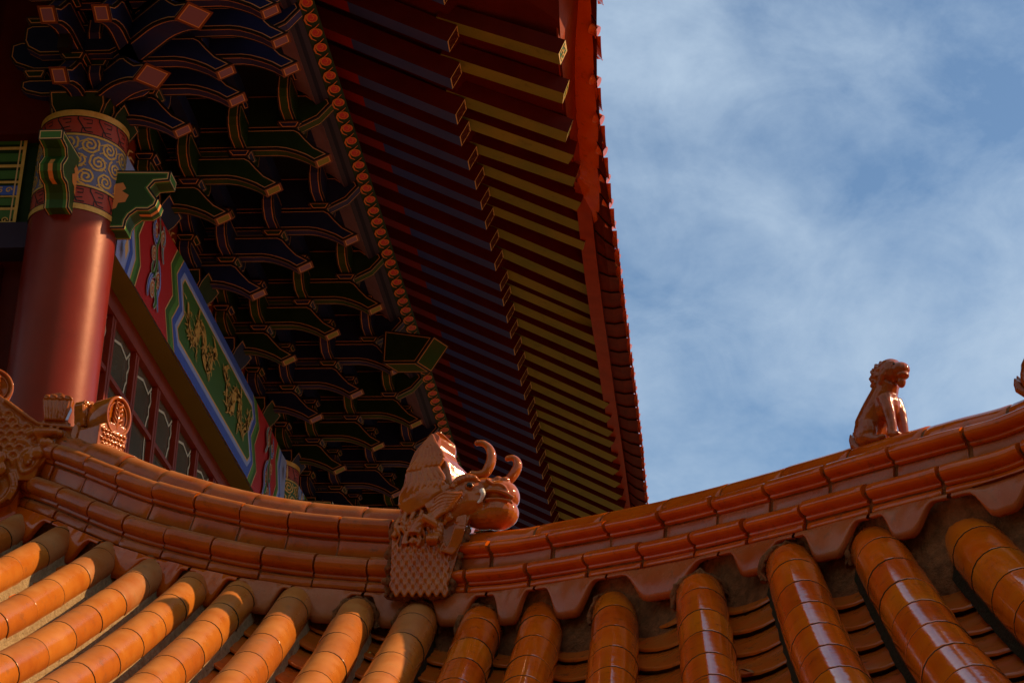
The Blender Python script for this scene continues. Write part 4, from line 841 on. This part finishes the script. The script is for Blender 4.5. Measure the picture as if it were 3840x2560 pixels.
def disc(c, r1, r2, axis, th, name='leaf_disc'):
    m = MB(); c = Vector(c); ax = Vector(axis).normalized(); s = ax.cross(Vector((0, 0, 1))).normalized(); u = s.cross(ax); F = lambda a, k, d: c + s * (r1 * k * math.cos(a)) + u * (r2 * k * math.sin(a)) + ax * d
    rows = []
    for k, d in ((.0, -th), (.97, -th), (1.0, -th * .9), (1.0, -.004), (.97, 0), (.86, 0), (.82, -.006), (.80, -.012), (0, -.012)): rows.append([F(6.28318 * i / 40, k, d) for i in range(40)])
    m.grid(rows, GLO, True, True)
    m.tube([F(6.28318 * i / 40, .70, -.010) for i in range(41)], .004, GLO, 6)
    m.tube([F(-1.57, .62, -.008), F(1.57, .1, -.006), F(1.57, .62, -.008)], [.006, .007, .003], GLO, 6)
    for sg in (-1, 1):
        for q in range(5):
            b = F(-1.57, .5 - q * .24, -.008) if q < 3 else F(1.57, (q - 2) * .22, -.008); a = 1.57 - sg * (1.35 - q * .22)
            m.tube([b, b + s * (sg * r1 * .26) + u * (r2 * .16), b + s * (sg * r1 * (.42 - .05 * q)) + u * (r2 * .40)], [.005, .008, .002], GLO, 6)
    o = m.build(name, orn); return o
disc(Q(0, 262, -.02), .083, .083, (.45, -.9, 0), .075); disc(Q(1175, 555, -.02), .070, .090, (.86, -.51, 0), .12, 'scroll_disc')
def fan(c, rot, name='fan_finial'):
    m = MB(); M3 = Matrix.Rotation(rot, 3, 'Z'); c = Vector(c); F = lambda x, y, z: c + M3 @ Vector((x, y, z)); th = .022
    o_ = [(-.042, 0), (.042, 0), (.060, .062), (.064, .098), (.050, .112), (.028, .116), (.008, .126), (-.012, .120), (-.034, .114), (-.052, .104), (-.060, .088), (-.052, .05)]
    f = [F(x, -th, z) for x, z in o_]; b = [F(x, th, z) for x, z in o_]; m.poly(f, GLO); m.poly(b[::-1], GLO)
    for i in range(len(o_)): j = (i + 1) % len(o_); m.poly([f[j], f[i], b[i], b[j]], GLO)
    for k in range(7): x = -.034 + k * .0115; m.tube([F(x, -th, .004), F(x * 1.25, -th - .001, .055), F(x * 1.4, -th, .085)], [.004, .0055, .004], GLO, 6)
    for k in range(4): m.tube([F(-.045 + k * .03 + .012 * (1 - i / 12) * math.cos(i * .6), -th - .002, .098 + .012 * (1 - i / 12) * math.sin(i * .6)) for i in range(11)], .0045, GLO, 6)
    for z0, z1, w_ in ((-.022, -.004, .052), (-.050, -.022, .062)):
        for q in range(1): m.tube([F(-w_, 0, (z0 + z1) / 2), F(w_, 0, (z0 + z1) / 2)], (z1 - z0) * .62, GLO, 10, 2.2)
    return sculpt(m, name, orn, .0028, 1)
fan(Q(590, 585, .0), R(8)); fan(Q(850, 640, .02), R(68))
m = MB()
ax_ = Vector((.86, -.51, 0)); sd_ = Vector((.51, .86, 0)); c0_ = Q(1175, 565, -.02)
def K(a, z, d=0.0): return c0_ + sd_ * a + Vector((0, 0, z)) + ax_ * d
ol_ = [(-.095, -.060), (-.040, -.030), (.050, -.030), (.060, -.085), (.044, -.14), (-.01, -.19), (-.10, -.17)]
f_ = [K(a, z, -.004) for a, z in ol_]; b_ = [K(a, z, -.13) for a, z in ol_]; m.poly(f_, GLO); m.poly(b_[::-1], GLO)
for q in range(7): m.poly([f_[(q + 1) % 7], f_[q], b_[q], b_[(q + 1) % 7]], GLO)
for r in range(6):
    for c in range(8):
        a = -.075 + c * .020 + (.010 if r % 2 else 0); z = -.075 - r * .020
        if a < .055: m.tube([K(a - .009, z + .005, 0), K(a, z - .007, .003), K(a + .009, z + .005, 0)], .0028, GLO, 6)
slab(m, [(790, 645), (860, 645), (960, 690), (1010, 740), (1010, 860), (870, 800), (790, 760)], -.02, .07, Q, GLO)
for k in range(4): st2([(880 + 26 * k, 745 + 12 * k), (895 + 26 * k, 790 + 12 * k)], .006, .005, -.020, m)
sculpt(m, 'scale_bracket', orn, .0036, 1)

# ---- fallen leaves caught on the tiles
LEAF = mat('dry_leaf', (0.42, 0.16, 0.035), 0.7, (0.30, 0.10, 0.02), 60); LEA2 = mat('yellow_leaf', (0.50, 0.34, 0.05), 0.7)
def leaf(c, ang, s, mt, label):
    m = MB(); rows = []
    for i in range(9):
        t = i / 8; w_ = .34 * math.sin(math.pi * t) ** .8 + .01; rows.append([Vector((t - .5, w_ * j * .5, .10 * math.sin(3 * t) + .10 * abs(j) * w_ * 3 + .05 * math.sin(7 * t + j))) for j in (-1, -.5, 0, .5, 1)])
    m.grid(rows, mt, False, True); m.tube([(-.5, 0, 0), (-.75, .03, .05), (-.9, .08, .06)], [.02, .014, .01], mt, 5)
    m.v = [tuple(Vector(v) * s) for v in m.v]; o = m.build('dry_leaf'); o.location = c; o.rotation_euler = (R(28), R(8), ang)
    tag(o, label, 'leaf', 'fallen leaves on the tiles')
leaf(tpt(13, .60).lerp(tpt(14, .60), .36) + Vector((0, 0, -.070)), R(-15), .050, LEAF, 'small curled brown leaf lying on the pan tiles near the right hand tubes')
leaf(tpt(8, .16).lerp(tpt(9, .16), .42) + Vector((0, 0, -.070)), R(60), .040, LEA2, 'tiny yellow leaf lodged under the ridge between tubes left of the dragon head')

# ================================================================ unseen forested slopes, added to block low sky light
m = MB(); rows = []
rn = random.Random(3)
for i in range(97):
    a = 6.28318 * i / 96; hgt = 1.0 + .18 * math.sin(a * 3 + 1) + .12 * math.sin(a * 7) + rn.uniform(-.03, .03); side = max(0, math.sin(a - R(0)))
    ex = math.cos(a - 0.35); k = .26 + .30 * max(0, -math.sin(a)) ** .7 * (1 - .6 * max(0, math.cos(a))) ; rows.append([(math.cos(a) * r, math.sin(a) * r, GZ + h * hgt * k * 140) for r, h in ((90, 0), (110, .30), (140, .62), (170, .88), (210, 1.0), (260, .9))])
HIL = mat('sky_block_forest', (0.018, 0.035, 0.010), 0.95, (0.035, 0.06, 0.015), .15, 1.0, .5)
m.grid(rows, HIL, False, True); tag(m.build('sky_block_hills'), kind='structure')
